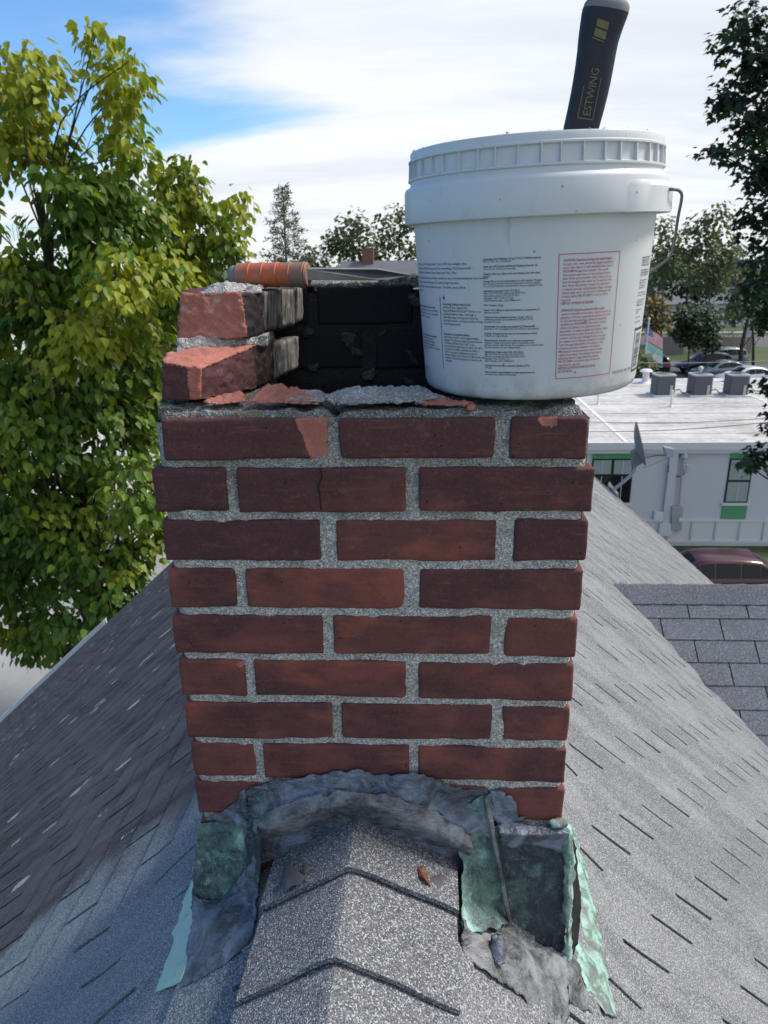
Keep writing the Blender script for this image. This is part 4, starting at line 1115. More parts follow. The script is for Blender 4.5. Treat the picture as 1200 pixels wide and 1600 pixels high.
def strip(mb, a0, a1, h0, h1, n=24):
    V = []; 
    for i in range(n + 1):
        a = math.radians(a0 + (a1 - a0) * i / n)
        for h in (h0, h1): r = body_r(h) + 0.00005; V.append((r * math.cos(a), r * math.sin(a), h))
    mb.add(V, [(2 * i, 2 * i + 2, 2 * i + 3, 2 * i + 1) for i in range(n)])
def vstrip(mb, a0t, a0b, wdeg, h0, h1, n=8):
    V = []
    for i in range(n + 1):
        h = h0 + (h1 - h0) * i / n; a = math.radians(a0b + (a0t - a0b) * i / n)
        for aa in (a, a + math.radians(wdeg)): r = body_r(h) + 0.00005; V.append((r * math.cos(aa), r * math.sin(aa), h))
    mb.add(V, [(2 * i, 2 * i + 1, 2 * i + 3, 2 * i + 2) for i in range(n)])
strip(mb, -86.2, -56.0, 0.1698, 0.1706); strip(mb, -85.0, -54.6, 0.0265, 0.0273)
vstrip(mb, -86.2, -85.0, 0.32, 0.0270, 0.1702); vstrip(mb, -56.3, -54.9, 0.32, 0.0270, 0.1702)
mb.build('red_warning_border', M['ink_red'], bucket)
mid = ['Coverage: Joint finishing, 3.5 gal (13.6 L) finishes approx.', '350 ft.\u00b2 (33 m\u00b2) of drywall.', '', 'Tools: Use USG Sheetrock\u00ae Brand finishing knives (6, 10,', '12 in./15, 25, 30 cm) and sponge.', '', 'Cleanup: After use, clean tools and sanding area with clean', 'water.', '',
       'Storage: Store at room temperature in a dry location. Protect', 'from freezing, extreme heat and exposure to direct sunlight.', 'Do not use if material is discolored or has an unpleasant odor.', '', 'Ingredients: Limestone CAS 1317-65-3;', 'water CAS 7732-18-5; perlite CAS 93763-70-3;', 'vinyl acetate polymer CAS 25213-24-5;', 'attapulgite CAS 12174-11-7 and', 'microcrystalline silica CAS 14808-60-7', '',
       'VOC Content: 2.8 g/L', '', 'Notice: Our liability is expressly limited to replacement of', 'defective goods.', '', 'Cobertura: Para acabado de juntas, 3.5 gal. (13.6 L)', 'rendimiento acabado aproximadamente 350 pies\u00b2 (33 m\u00b2)', 'de panel de yeso.', '', 'Herramientas: Use cuchillas para acabado USG Sheetrock\u00ae', 'Brand de 6, 10 y 12 pulgadas (15, 25 y 30 cm) y una esponja.', '',
       'Limpieza: Despu\u00e9s del uso, lave las herramientas y el \u00e1rea', 'enlijada con agua limpia.', '', 'Almacenamiento: Gu\u00e1rdelo en un sitio seco a temperatura', 'ambiente. Proteja el producto contra congelaci\u00f3n, calor', 'extremo y la luz solar directa. No se aplique si el material tiene', 'descoloramiento o un olor desagradable.', '', 'Ingredientes: Piedra caliza CAS 1317-65-3;', 'agua CAS 7732-18-5; perlita CAS 93763-70-3;', 'pol\u00edmero de acetato de vinilo CAS 25213-24-5;', 'atapulgita CAS 12174-11-7 y', 's\u00edlice cristalina CAS 14808-60-7', '',
       'Contenido de compuestos org\u00e1nicos vol\u00e1tiles (COV):', '2.8 g/L', '', 'Aviso: Nuestra responsabilidad se limita expresamente al', 'reemplazo de productos defectuosos.']
block('instructions_text', mid, -119.2, -91.2, 0.1695, 0.0315, M['ink'], (0, 3, 6, 9, 13, 19, 21, 24, 28, 31, 34, 39, 45, 48), size=0.0034)
block('instructions_text', ['or exterior wood framing media. Up to 30% less weight, less', 'shrinkage than standard compounds. For embedding USG Sheetrock\u00ae', 'Brand Paper-Faced Metal Corner Bead and Trim. Plus'], -170.0, -125.0, 0.1672, 0.1515, M['ink'], (), size=0.0040)
block('instructions_text', ['El material se pr\u00e9pa antes para ofrecer excelente uso convenientemente con menos', 'contenido. Se seca m\u00e1s despu\u00e9s y la uni\u00f3n luego de seca.', 'Este sellador le ofrece la opci\u00f3n de uso. Tambi\u00e9n, para cubrir', 'esquinas.'], -172.0, -117.0, 0.1505, 0.1290, M['ink'], (), size=0.0042)
mb = MB(); line_on(mb, '4', -143.6, 0.1205, 0.0095, None, bold=0.01); vstrip(mb, -145.8, -146.4, 0.30, 0.034, 0.126); mb.build('step_number', M['ink'], bucket)
block('instructions_text', ['Decorating: Surface must be dry', 'and free of dust. Apply USG', 'Sheetrock\u00ae Brand First Coat\u2122 Primer or an', 'undiluted interior latex with high', 'solids that helps priming and reducing', 'joint discoloration, priming and decorating', 'overall appearance.'], -143.8, -119.8, 0.1185, 0.0905, M['ink'], (0,), size=0.0040)
block('instructions_text', ['Decoraci\u00f3n: La superficie deber\u00e1', 'estar seca, sin polvo y sin irregularidades', 'de juntas. Para decorar, aplique la imprimaci\u00f3n', 'USG Sheetrock\u00ae Brand First Coat\u2122 o una', 'pintura interior tipo l\u00e1tex sin diluir con alto', 'contenido de s\u00f3lidos, aplicada sin diluir, y', 'espere a que seque completamente antes de', 'decorar. Siga las instrucciones del fabricante de', 'la pintura o la texturas seg\u00fan las muestras de', 'etiqueta.'], -144.0, -119.5, 0.0815, 0.0440, M['ink'], (0,), size=0.0040)
block('instructions_text', ['Aplique una segunda capa cuando', 'la primera est\u00e9 seca, con cuchilla', 'de 10 pulgadas de ancho y deje que', 'seque bien entre capas.', 'y'], -174.0, -148.5, 0.1135, 0.0920, M['ink'], (0,), size=0.0040)
block('instructions_text', ['Lije suavemente con papel', 'de grano fino cuando', 'el compuesto est\u00e9 bien', 'seco. Elimine el polvo', 'y limpie la superficie antes', 'de pintar.'], -172.5, -148.5, 0.0760, 0.0530, M['ink'], (0,), size=0.0040)
block('instructions_text', ['Made in', 'USA'], -172.0, -165.0, 0.0330, 0.0230, M['ink'], (), size=0.0045)
rgt = ['MANUFACTURED BY', 'FABRICADO POR', 'UNITED STATES', 'GYPSUM COMPANY', '', 'A SUBSIDIARY OF', 'UNA SUBSIDIARIA DE', 'USG CORPORATION', '', 'Distributed by', 'L&W Supply', 'Chicago, IL', '60606-4678', '', '550 West Adams', 'Street, Chicago', '', 'Canada Office', '350 Burnham', 'Mississauga', '', 'Product of', 'USA', '', 'usg.com', '', 'Item 380', '']
block('maker_text', rgt, -37.0, -22.0, 0.1625, 0.0800, M['ink'], (0, 1, 2, 3, 5, 6, 7), size=0.0030)
mb = MB()
strip(mb, -35.4, -22.0, 0.0735, 0.0765, 8); strip(mb, -33.8, -20.5, 0.0205, 0.0235, 8); vstrip(mb, -35.4, -33.8, 0.5, 0.0205, 0.0765)
hh = 0.0690
while hh > 0.0270:
    w_ = random.choice((0.0004, 0.0008, 0.0012)); strip(mb, -32.8, -24.0, hh - w_, hh, 6); hh -= w_ + random.choice((0.0006, 0.0009, 0.0014))
mb.build('barcode', M['ink'], bucket)
mb = MB(); line_on(mb, '12/17/22 02:17A', -53.0, 0.0250, 0.0052, 17.5, bold=0.0); mb.build('date_stamp', M['ink'], bucket)

# ------------------------------------------------------------------ hammer standing in the bucket
def local(P_): return BM_.inverted() @ Vector(P_)
hb0 = Vector(at(908, 200, .17)); ht = Vector(at(947, 4, .17)); hd = (ht - hb0).normalized()
hs = Vector(RT) - hd * hd.dot(Vector(RT)); hs.normalize(); hn = hs.cross(hd)
hammer = empty('hammer'); HM = Matrix(((hs.x, hn.x, hd.x, hb0.x), (hs.y, hn.y, hd.y, hb0.y), (hs.z, hn.z, hd.z, hb0.z), (0, 0, 0, 1))); hammer.matrix_world = HM
tag(hammer, 'hammer standing head down in the white bucket, navy rubber grip with yellow lettering pointing up', 'hammer')
m, N = newmat('navy_rubber_grip'); p = objc(N)
c = N.mix(N.noise(p, 40.0, 4.0, 0.7), (0.010, 0.012, 0.020), (0.030, 0.034, 0.050))
c = N.mix(N.math('MULTIPLY', N.ramp(N.noise(p, 25.0, 5.0, 0.7), 0.55, 0.75), 0.35), c, (0.11, 0.11, 0.11))
M['grip'] = finish(m, N, c, 0.62, 0, N.noise(p, 300.0, 2.0, 0.5), 0.4, 0.0006)
def hw(z): # half width of the grip along its length: (left, right) edges
    t = np.interp(z, [-.05, 0, .03, .06, .08, .095, .116, .128, .138, .143], [.0195, .0225, .0232, .0238, .0240, .0246, .0268, .0285, .0275, .022])
    return t
zs_ = [-.05, -.03, 0, .02, .04, .055, .07, .085, .098, .108, .117, .124, .130, .136, .140, .143]
V = []; n_ = 20
for i, z in enumerate(zs_):
    a_ = hw(z); b_ = a_ * 0.60; off = 0.0018 * math.sin(z * 34) + (0.004 if z > .10 else 0) * (z - .10) / .04
    for k in range(n_):
        t = 2 * math.pi * k / n_; cx_ = math.copysign(abs(math.cos(t)) ** 0.75, math.cos(t)); sx_ = math.copysign(abs(math.sin(t)) ** 0.75, math.sin(t))
        V.append((a_ * cx_ + off, b_ * sx_, z))
F = [(i * n_ + k, i * n_ + (k + 1) % n_, (i + 1) * n_ + (k + 1) % n_, (i + 1) * n_ + k) for i in range(len(zs_) - 1) for k in range(n_)] + [tuple(range(n_))[::-1], tuple((len(zs_) - 1) * n_ + k for k in range(n_))]
V = np.array(V); Vg = V[: 13 * n_]; Fg = [f for f in F if max(f) < 13 * n_]
mesh('grip', Vg, Fg, M['grip'], hammer, smooth=True)
Fe = [tuple(i - 12 * n_ for i in f) for f in F if min(f) >= 12 * n_]
M['grey_rubber'] = plain('worn_grey_rubber', (0.18, 0.185, 0.20), 0.7, 0, 0.3, 80, 0.001)
mesh('grip_end', V[12 * n_:] * np.array([1.004, 1.004, 1]), Fe, M['grey_rubber'], hammer, smooth=True)
M['steel'] = plain('forged_steel', (0.30, 0.30, 0.30), 0.35, 0.9, 0.2, 60)
zb = -0.235
mb = MB(); mb.tube([(0, 0, -.048), (0, 0, zb)], [.009, .008], 10); mb.build('shank', M['steel'], hammer, smooth=True)
mb = MB(); mb.tube([(-.012, 0, zb), (.02, 0, zb), (.035, 0, zb), (.055, 0, zb)], [.014, .011, .012, .015], 14); mb.add([(-.012, -.012, zb + .01), (-.012, .012, zb + .01), (-.012, .012, zb - .01), (-.012, -.012, zb - .01), (-.10, -.014, zb + .022), (-.10, .014, zb + .022), (-.10, .014, zb + .018), (-.10, -.014, zb + .018)], [(0, 1, 2, 3), (4, 7, 6, 5), (0, 4, 5, 1), (1, 5, 6, 2), (2, 6, 7, 3), (3, 7, 4, 0)])
mb.build('hammer_head', M['steel'], hammer, smooth=True)
M['gold'] = plain('faded_yellow_print', (0.17, 0.145, 0.065), 0.6, 0, 0.4, 300)
Vt, Ft = text_geo('ESTWING', 1.0, 1.0, 0.004)
wl = Vt[:, 0].max(); L_ = 0.053; sx = L_ / wl; sy = 0.0155
def grip_face(u_, z): # front surface of the grip
    a_ = hw(z); b_ = a_ * .60; off = 0.0018 * np.sin(z * 34); q = np.clip(np.abs((u_ - off) / a_), 0, .98)
    t = np.arccos(q ** (1 / 0.75)); return (b_ * np.sin(t) ** 0.75) + 0.0005
zt = 0.012 + Vt[:, 0] * sx; ut = 0.006 - Vt[:, 1] * sy - 0.008 + 0.0025
ut = -0.002 + (0.5 - Vt[:, 1]) * sy * 1.0 * 0.9
Pt = np.stack([ut, grip_face(ut, zt), zt], 1)
mesh('maker_lettering', Pt, Ft, M['gold'], hammer)
mb = MB()
for (u0, u1, z0, z1, sk) in ((-.0105, .0045, .0965, .1050, .0025), (-.0100, .0050, .1065, .1150, .0025), (-.012, .0035, .0935, .0948, .0030)):
    P_ = []
    for (uu, z_) in ((u0, z0 + sk), (u1, z0), (u1, z1), (u0, z1 + sk)): P_.append((uu, float(grip_face(np.array([uu]), np.array([z_]))[0]) + .0003, z_))
    MB().add(P_, [(0, 1, 2, 3)]).build('stripe_mark', M['gold'], hammer)
# frame lines round the lettering
for (u0, u1, z0, z1) in ((-.0105, -.0095, .008, .044), (.0088, .0098, .008, .056), (-.0095, .0088, .008, .0092)):
    zz_ = np.linspace(z0, z1, 6); P_ = []
    for z_ in zz_:
        for uu in (u0, u1): P_.append((uu, float(grip_face(np.array([uu]), np.array([z_]))[0]) + .0002, z_))
    mb.add(P_, [(2 * i, 2 * i + 1, 2 * i + 3, 2 * i + 2) for i in range(5)])
mb.build('lettering_frame', M['gold'], hammer)

# ------------------------------------------------------------------ masonry chisel lying on the back of the wall
ca, cb = Vector(at(364, 430, .215)), Vector(at(482, 429, .195))
cdv = (cb - ca).normalized(); cn = cdv.cross(Vector((0, 0, 1))).normalized(); cu_ = cn.cross(cdv)
chis = empty('chisel'); chis.matrix_world = Matrix(((cn.x, cu_.x, cdv.x, ca.x), (cn.y, cu_.y, cdv.y, ca.y), (cn.z, cu_.z, cdv.z, ca.z), (0, 0, 0, 1)))
tag(chis, 'masonry tool with ribbed orange grip and flat steel blade lying on the broken wall top', 'chisel')
m, N = newmat('dusty_orange_grip'); p = objc(N)
z_ = N.n('ShaderNodeSeparateXYZ', {0: p}).outputs[2]
c = N.mix(N.noise(p, 60.0, 5.0, 0.7), (0.42, 0.080, 0.028), (0.56, 0.15, 0.065))
dirt = N.ramp(N.math('ADD', N.noise(p, 55.0, 5.0, 0.7), N.math('MULTIPLY', N.math('ABSOLUTE', N.math('SUBTRACT', z_, 0.056)), 4.6)), 0.52, 0.76)
c = N.mix(N.math('MULTIPLY', dirt, 0.9), c, (0.20, 0.155, 0.13))
M['orange'] = finish(m, N, c, 0.65, 0, N.noise(p, 150.0, 4.0, 0.6), 0.3, 0.001)
Lh = (cb - ca).length; R_ = 0.0172
prof = [(0.0, 0.006), (R_ * .8, 0.006), (R_, 0.010)]
nseg = 5; seg = (Lh - 0.014) / nseg
for k in range(nseg):
    z0_ = 0.010 + k * seg
    prof += [(R_ * .97, z0_ + seg * .1), (R_ * .985, z0_ + seg * .5), (R_ * 1.03, z0_ + seg * .88), (R_ * 1.045, z0_ + seg * .95), (R_ * .955, z0_ + seg * 1.0)]
prof += [(R_ * 1.0, Lh - .002), (R_ * .9, Lh), (0, Lh)]
MB().lathe(prof, 28).build('ribbed_grip', M['orange'], chis, smooth=True, sharp=45)
MB().lathe([(0, -.004), (.011, -.004), (.0135, 0), (.0135, .006), (0, .0065)], 20).build('striking_cap', M['grey_rubber'], chis, smooth=True)
M['blade'] = plain('dusty_tool_steel', (0.20, 0.195, 0.19), 0.55, 0.35, 0.35, 60, 0.001)
inv = chis.matrix_world.inverted()
def cl(px_, py_, Y): return inv @ Vector(at(px_, py_, Y))
mb = MB()
top = [cl(480, 420, .190), cl(590, 421, .235), cl(641, 430, .270), cl(641, 432, .270), cl(606, 438, .245), cl(590, 438, .235), cl(480, 438, .190)]
back = [v + (inv.to_3x3() @ Vector((0.0, 0.030, 0.0015))) * (0.25 if i in (2, 3) else 1) for i, v in enumerate(top)]
n_ = len(top); mb.add(top + back, [tuple(range(n_))[::-1], tuple(range(n_, 2 * n_))] + [(i, (i + 1) % n_, (i + 1) % n_ + n_, i + n_) for i in range(n_)])
mb.build('blade', M['blade'], chis, bevel=0.0006)

# ------------------------------------------------------------------ ground
def gmat(name, a, b, sc, bump=0.0):
    m, N = newmat(name); p = pos(N)
    n = N.math('ADD', N.math('MULTIPLY', N.noise(p, sc, 6.0, 0.7), 0.6), N.math('MULTIPLY', N.noise(p, sc * 0.07, 3.0), 0.4))
    return finish(m, N, N.mix(N.ramp(n, 0.3, 0.7), a, b), 0.9, 0, n if bump else None, 0.4, bump or 0.01)
M['lawn'] = gmat('lawn_grass', (0.040, 0.062, 0.020), (0.090, 0.115, 0.042), 3.0, 0.03)
M['asphalt'] = gmat('asphalt', (0.085, 0.085, 0.088), (0.13, 0.128, 0.125), 1.2)
M['concrete'] = gmat('concrete', (0.25, 0.245, 0.235), (0.36, 0.355, 0.34), 0.8)
M['paint'] = plain('road_paint', (0.7, 0.7, 0.68), 0.7)
def slab(name, pts, z, m, th=None):
    pts = [(x, y, z) for x, y in pts]
    if th is None: o = mesh(name, pts, [tuple(range(len(pts)))], m)
    else: o = MB().prism([(x, y, z) for x, y, _ in pts], (0, 0, -th)).build(name, m)
    o['kind'] = 'structure'; return o
slab('ground', [(-900, -900), (900, -900), (900, 900), (-900, 900)], GZ, M['lawn'])
slab('driveway', [(-30, 2), (-7.6, 2), (-7.6, 30), (-30, 30)], GZ + 0.004, M['concrete'])
slab('parking_lot', [(10, 42), (60, 42), (60, 68), (33, 70), (26, 73), (10, 73)], GZ + 0.004, M['asphalt'])
slab('side_street', [(-60, 30), (8, 30), (8, 37), (-60, 37)], GZ + 0.004, M['asphalt'])
slab('parking_strip', [(4, 9), (24, 9), (24, 22.4), (4, 22.4)], GZ + 0.004, M['asphalt'])
slab('street', [(-120, 92), (150, 78), (150, 90), (-120, 104)], GZ + 0.004, M['asphalt'])
slab('pavement', [(-120, 106), (150, 92), (150, 94), (-120, 108)], GZ + 0.12, M['concrete'], 0.12)
slab('kerb', [(22.5, 69.4), (33.2, 66.6), (33.2, 66.9), (22.5, 69.7)], GZ + 0.12, M['concrete'], 0.12)
for k in range(7): slab('parking_line', [(24 + k * 3.1, 60), (24.12 + k * 3.1, 60), (25.12 + k * 3.1, 66), (25 + k * 3.1, 66)], GZ + 0.008, M['paint'])
for k in range(14):
    xa = -40 + k * 12; ya = 98 - (xa + 120) * 14 / 270; slab('lane_marking', [(xa, ya), (xa + 5, ya - .26), (xa + 5, ya - .14), (xa, ya + .12)], GZ + 0.008, M['paint'])

# ------------------------------------------------------------------ white flat-roofed building
nb = empty('neighbour_building', (18, 30, GZ)); NOFF = Vector((-18, -30, -GZ))
tag(nb, 'low pale grey building with white flat roof and green window panels', 'building')
def npart(o): o.parent = nb; o.location = NOFF; return o
M['nwall'] = plain('pale_grey_render', (0.58, 0.585, 0.62), 0.75, 0, 0.05, 1.5)
M['nbase'] = plain('white_base_panel', (0.70, 0.70, 0.69), 0.6, 0, 0.05, 2)
M['green'] = plain('green_panel_paint', (0.095, 0.33, 0.16), 0.55, 0, 0.08, 3)
m, N = newmat('white_roof_membrane'); p = pos(N)
n = N.math('ADD', N.math('MULTIPLY', N.noise(N.scl(p, 0.25, 1.0, 1), 1.1, 6.0, 0.7), 0.6), N.math('MULTIPLY', N.noise(p, 4.0, 4.0, 0.7), 0.4))
c = N.mix(N.ramp(n, 0.36, 0.62), (0.36, 0.33, 0.31), (0.62, 0.60, 0.575))
c = N.mix(N.math('MULTIPLY', N.ramp(N.noise(N.scl(p, 0.5, 0.2, 1), 0.9, 5.0, 0.7), 0.56, 0.7), 0.5), c, (0.33, 0.29, 0.25))
M['nroof'] = finish(m, N, c, 0.5, 0, None)
M['frame'] = plain('black_window_frame', (0.012, 0.013, 0.015), 0.4)
m, N = newmat('window_glass'); M['glass'] = finish(m, N, (0.012, 0.016, 0.018), 0.06, 0, None, spec=0.8)
m, N = newmat('blind_behind_glass'); M['blind'] = finish(m, N, N.mix(N.noise(objc(N), 3.0), (0.26, 0.33, 0.31), (0.38, 0.44, 0.43)), 0.25, 0, None, spec=0.6)
YW = 24.3; ZR = -5.5
xw0, xw1 = -2.0, 34.0
npart(MB().box(xw0, xw1, YW, 38.0, GZ, ZR).build('wall', M['nwall']))
npart(MB().box(xw0 - .15, xw1 + .15, YW - .12, 38.2, ZR, ZR + 0.06).build('flat_roof', M['nroof']))
mb = MB()
mb.box(xw0 - .16, xw1 + .16, YW - .20, YW - .122, ZR - 0.16, ZR + 0.10); npart(mb.build('roof_edge_strip', M['nbase']))
mb = MB(); mb.box(xw0 - .10, xw1 + .10, YW - .16, YW - .02, ZR - 0.30, ZR - 0.165); npart(mb.build('roof_edge_strip', M['nwall']))
for y_ in (25.6, 27.3, 29.2, 31.2, 33.4, 35.8): npart(MB().box(xw0, xw1, y_, y_ + .09, ZR + .0605, ZR + .075).build('roof_seam', M['nroof']))
for x_ in (7.2, 15.1, 23.4): npart(MB().box(x_, x_ + .14, YW, 37.9, ZR + .0602, ZR + .078).build('roof_seam', M['nbase']))
zb1 = GZ + 1.02
def wx(px_): return float(at(px_, 760, YW)[0])
npart(MB().box(xw0, xw1, YW - .06, YW - .002, GZ, zb1).build('base_course', M['nbase']))
npart(MB().box(xw0, xw1, YW - .11, YW - .062, zb1 - .07, zb1 + .01).build('base_rail', M['nbase']))
npart(MB().box(xw0, xw1, YW - .11, YW - .062, GZ + .12, GZ + .22).build('base_rail', M['nbase']))
x_ = wx(1125) - 16 * 0.85
while x_ < xw1 - .1:
    npart(MB().box(x_, x_ + .07, YW - .10, YW - .062, GZ + .225, zb1 - .075).build('base_post', M['nwall'])); x_ += 0.85
def nwin(xa, xb, zt, zm, zb_, tall, head, sill_panel):
    w_ = empty('window', (0, 0, 0)); w_.parent = nb; w_.location = NOFF
    MB().box(xa, xb, YW - .03, YW - .003, zb_, zt).build('frame', M['frame'], w_)
    n_ = tall
    wd = (xb - xa) / n_
    for i in range(n_):
        for (z0, z1) in ((zm + .04, zt - .05), (zb_ + .05, zm - .04)):
            up_ = z0 > zm
            MB().box(xa + i * wd + .05, xa + (i + 1) * wd - .05, YW - .045, YW - .031, z0, z1).build('pane', M['blind'] if (up_ or n_ == 1) else M['glass'], w_)
            MB().box(xa + (i + .5) * wd - .012, xa + (i + .5) * wd + .012, YW - .055, YW - .046, z0, z1).build('glazing_bar', M['nwall'], w_)
    if head: npart(MB().box(xa, xb, YW - .028, YW - .003, zt + .003, ZR - .31).build('green_panel', M['green']))
    if sill_panel: npart(MB().box(xa - .02, xb + .02, YW - .04, YW - .003, zb1 + .02, zb_ - .10).build('green_panel', M['green']))
    npart(MB().box(xa - .08, xb + .08, YW - .09, YW - .003, zb_ - .095, zb_ - .002).build('window_sill', M['nbase']))
zt_ = float(at(1150, 716, YW)[2]); zm_ = float(at(1150, 751, YW)[2]); zb_ = float(at(1150, 785, YW)[2])
nwin(wx(1134), wx(1171), zt_, zm_, zb_, 1, True, True)
nwin(wx(922), wx(986), zt_, float(at(950, 742, YW)[2]), zb_, 2, True, False)
for o_ in (4.3, 8.6): nwin(wx(1134) + o_, wx(1171) + o_, zt_, zm_, zb_, 1, True, True)
# service mast, conduit, boxes
M['galv'] = plain('painted_grey_metal', (0.42, 0.44, 0.46), 0.45, 0.3, 0.1, 6)
mb = MB(); xa, xb = wx(1040), wx(1052); mb.box(xa, xb, YW - .13, YW - .004, GZ + 0.5, ZR - .31); npart(mb.build('downpipe', M['nwall']))
npart(MB().box(xa - .1, xb + .1, YW - .18, YW - .004, GZ + .42, GZ + .9).build('downpipe_boot', M['nbase']))
em = tag(empty('service_mast', tuple(at(1060, 800, YW - .1))), 'grey service mast with weatherhead on the pale wall right of the satellite dish', 'electric mast')
e0 = Vector(em.location)
def ev(px_, py_, y=YW - .12): return Vector(at(px_, py_, y)) - e0
MB().tube([ev(1068, 716), ev(1066, 735), ev(1061, 790)], .035, 8).build('pipe', M['galv'], em, smooth=True)
MB().lathe([(0, .16), (.08, .14), (.13, .06), (.14, -.02), (.10, -.05), (0, -.05)], 14, Matrix.Translation(ev(1069, 714))).build('weatherhead', M['galv'], em, smooth=True)
MB().tube(smooth_pts([ev(1066, 722), ev(1068, 740), ev(1058, 745), ev(1046, 738), ev(1044, 726)]), .012, 5).build('service_cable', M['frame'], em)
MB().tube(smooth_pts([ev(1071, 722), ev(1072, 736), ev(1064, 744), ev(1050, 741), ev(1042, 735)]), .009, 5).build('service_cable', M['frame'], em)
MB().tube([ev(1066, 725), ev(1080, 727)], .02, 6).build('insulator', M['nbase'], em)
eb = tag(empty('electric_box', tuple(at(1058, 812, YW - .1))), 'grey metal electric meter box on the pale wall below the service mast', 'meter box')
e1 = Vector(eb.location); pts = [Vector(at(x, y, YW - .2)) - e1 for x, y in ((1050, 791), (1068, 793), (1065, 830), (1049, 828))]
MB().prism(pts, (0, .19, 0)).build('cabinet', M['galv'], eb, bevel=0.01)
MB().lathe([(0, .06), (.075, .05), (.085, 0), (0, 0)], 12, Matrix.Translation(Vector(at(1063, 812, YW - .21)) - e1) @ Matrix.Rotation(math.radians(90), 4, 'X')).build('meter_dial', M['nbase'], eb)
o = MB().box(-.17, .17, -.12, 0, -.19, .19).build('junction_box', M['nbase'], bevel=0.02); o.location = Vector(at(1028, 806, YW - .004)); tag(o, 'small pale junction box left of the downpipe on the pale wall', 'junction box')

# condensers on the roof
M['cond'] = plain('condenser_grey', (0.115, 0.125, 0.135), 0.5, 0.2, 0.1, 4)
M['cond_top'] = plain('condenser_top', (0.40, 0.42, 0.43), 0.5, 0.3, 0.1, 4)
def condenser(px_, labels):
    P_ = atz(px_, 617, ZR + .06); e = empty('condenser', tuple(P_), random.uniform(-.12, .12))
    tag(e, labels, 'air conditioner', 'condenser units on the white flat roof')
    MB().box(-.55, .55, -.55, .55, 0, .07).build('base_pad', M['nbase'], e)
    r = .44; H = 1.02; n_ = 8
    def oct_(rr, ch): return [(rr, -rr + ch), (rr, rr - ch), (rr - ch, rr), (-rr + ch, rr), (-rr, rr - ch), (-rr, -rr + ch), (-rr + ch, -rr), (rr - ch, -rr)]
    mb = MB(); mb.prism([(x, y, .07) for x, y in oct_(r, .09)], (0, 0, H - .17)); mb.build('cabinet', M['cond'], e)
    mb = MB()
    for k in range(14):
        z = .12 + k * .055; mb.prism([(x, y, z) for x, y in oct_(r + .012, .09)], (0, 0, .018))
    mb.build('louvre', M['cond'], e)['kind'] = 'stuff'
    MB().prism([(x, y, H - .10) for x, y in oct_(r + .02, .10)], (0, 0, .06)).build('top_cover', M['cond_top'], e, bevel=0.01)
    mb = MB()
    for rr in (.12, .22, .32, .38): mb.tube([(rr * math.cos(a / 12 * math.pi), rr * math.sin(a / 12 * math.pi), H - .015) for a in range(25)], .008, 4)
    for a in range(6): mb.tube([(0, 0, H), (.39 * math.cos(a * 1.047), .39 * math.sin(a * 1.047), H - .02)], .007, 4)
    mb.build('fan_grille', M['cond'], e)
    MB().box(.18, .30, -r - .05, -r - .014, .08, .52).build('service_panel', M['cond_top'], e)
    mb = MB(); mb.tube(smooth_pts([(r, -.2, .22), (r + .25, -.25, .28), (r + .4, -.3, .12), (r + .75, -.25, .2), (r + 1.1, -.2, .15)]), .022, 5); mb.build('refrigerant_line', M['frame'], e)
    return e
condenser(1034, 'grey condenser unit nearest the white bucket, leftmost on the flat roof')
condenser(1091, 'middle grey condenser unit of the three on the flat roof')
condenser(1148, 'grey condenser unit nearest the dark maple, rightmost on the flat roof')
def vent(px_, py_, h, r, lab, bend=0.0):
    P_ = atz(px_, py_, ZR + .06); e = empty('roof_vent', tuple(P_)); tag(e, lab, 'roof vent')
    MB().lathe([(0, 0), (r * 2.2, 0), (r * 2.0, .03), (r, .08), (r, h), (0, h)], 12).build('pipe', M['nbase'], e, smooth=True)
    if bend: MB().lathe([(0, 0), (r * 1.8, 0), (r * 1.9, .05), (r * 1.2, .14), (0, .17)], 12, Matrix.Translation((0, 0, h))).build('vent_hood', M['nbase'], e, smooth=True)
vent(1048, 636, .72, .05, 'white plumbing vent pipe standing in front of the left condenser')
vent(1008, 598, .55, .17, 'white hooded roof vent at the far roof edge beside the bucket', 1)
vent(1094, 584, .25, .07, 'small white hooded vent pipe behind the middle condenser', 1)
vent(1136, 596, .35, .12, 'white hooded vent left of the rightmost condenser', 1)
vent(934, 632, .5, .04, 'thin white vent pipe on the flat roof just right of the chimney top')

# ------------------------------------------------------------------ satellite dish on the gable edge
d0 = Vector(at(962, 768, 9.0)); dish = empty('satellite_dish', tuple(d0))
tag(dish, 'grey satellite dish on a bent arm at the right gable edge of the roof', 'satellite dish')
M['dish'] = plain('dish_grey_paint', (0.20, 0.22, 0.26), 0.5, 0.1, 0.1, 12)
M['armp'] = plain('arm_pale_grey', (0.36, 0.39, 0.44), 0.45, 0.2, 0.1, 12)
def dv_(x, y, Y=9.0): return Vector(at(x, y, Y)) - d0
MB().tube(smooth_pts([dv_(960, 764), dv_(975, 752), dv_(988, 740), dv_(992, 730), dv_(992, 716)]), .024, 10).build('mast', M['armp'], dish, smooth=True)
MB().add([dv_(950, 757, 8.93) , dv_(966, 776, 8.93), dv_(966, 770, 9.08), dv_(952, 752, 9.08)], [(0, 1, 2, 3)]).prism([dv_(952, 760, 8.96), dv_(967, 774, 8.96), dv_(967, 780, 8.96), dv_(952, 766, 8.96)], (0, .1, 0)).build('mount_plate', M['armp'], dish)
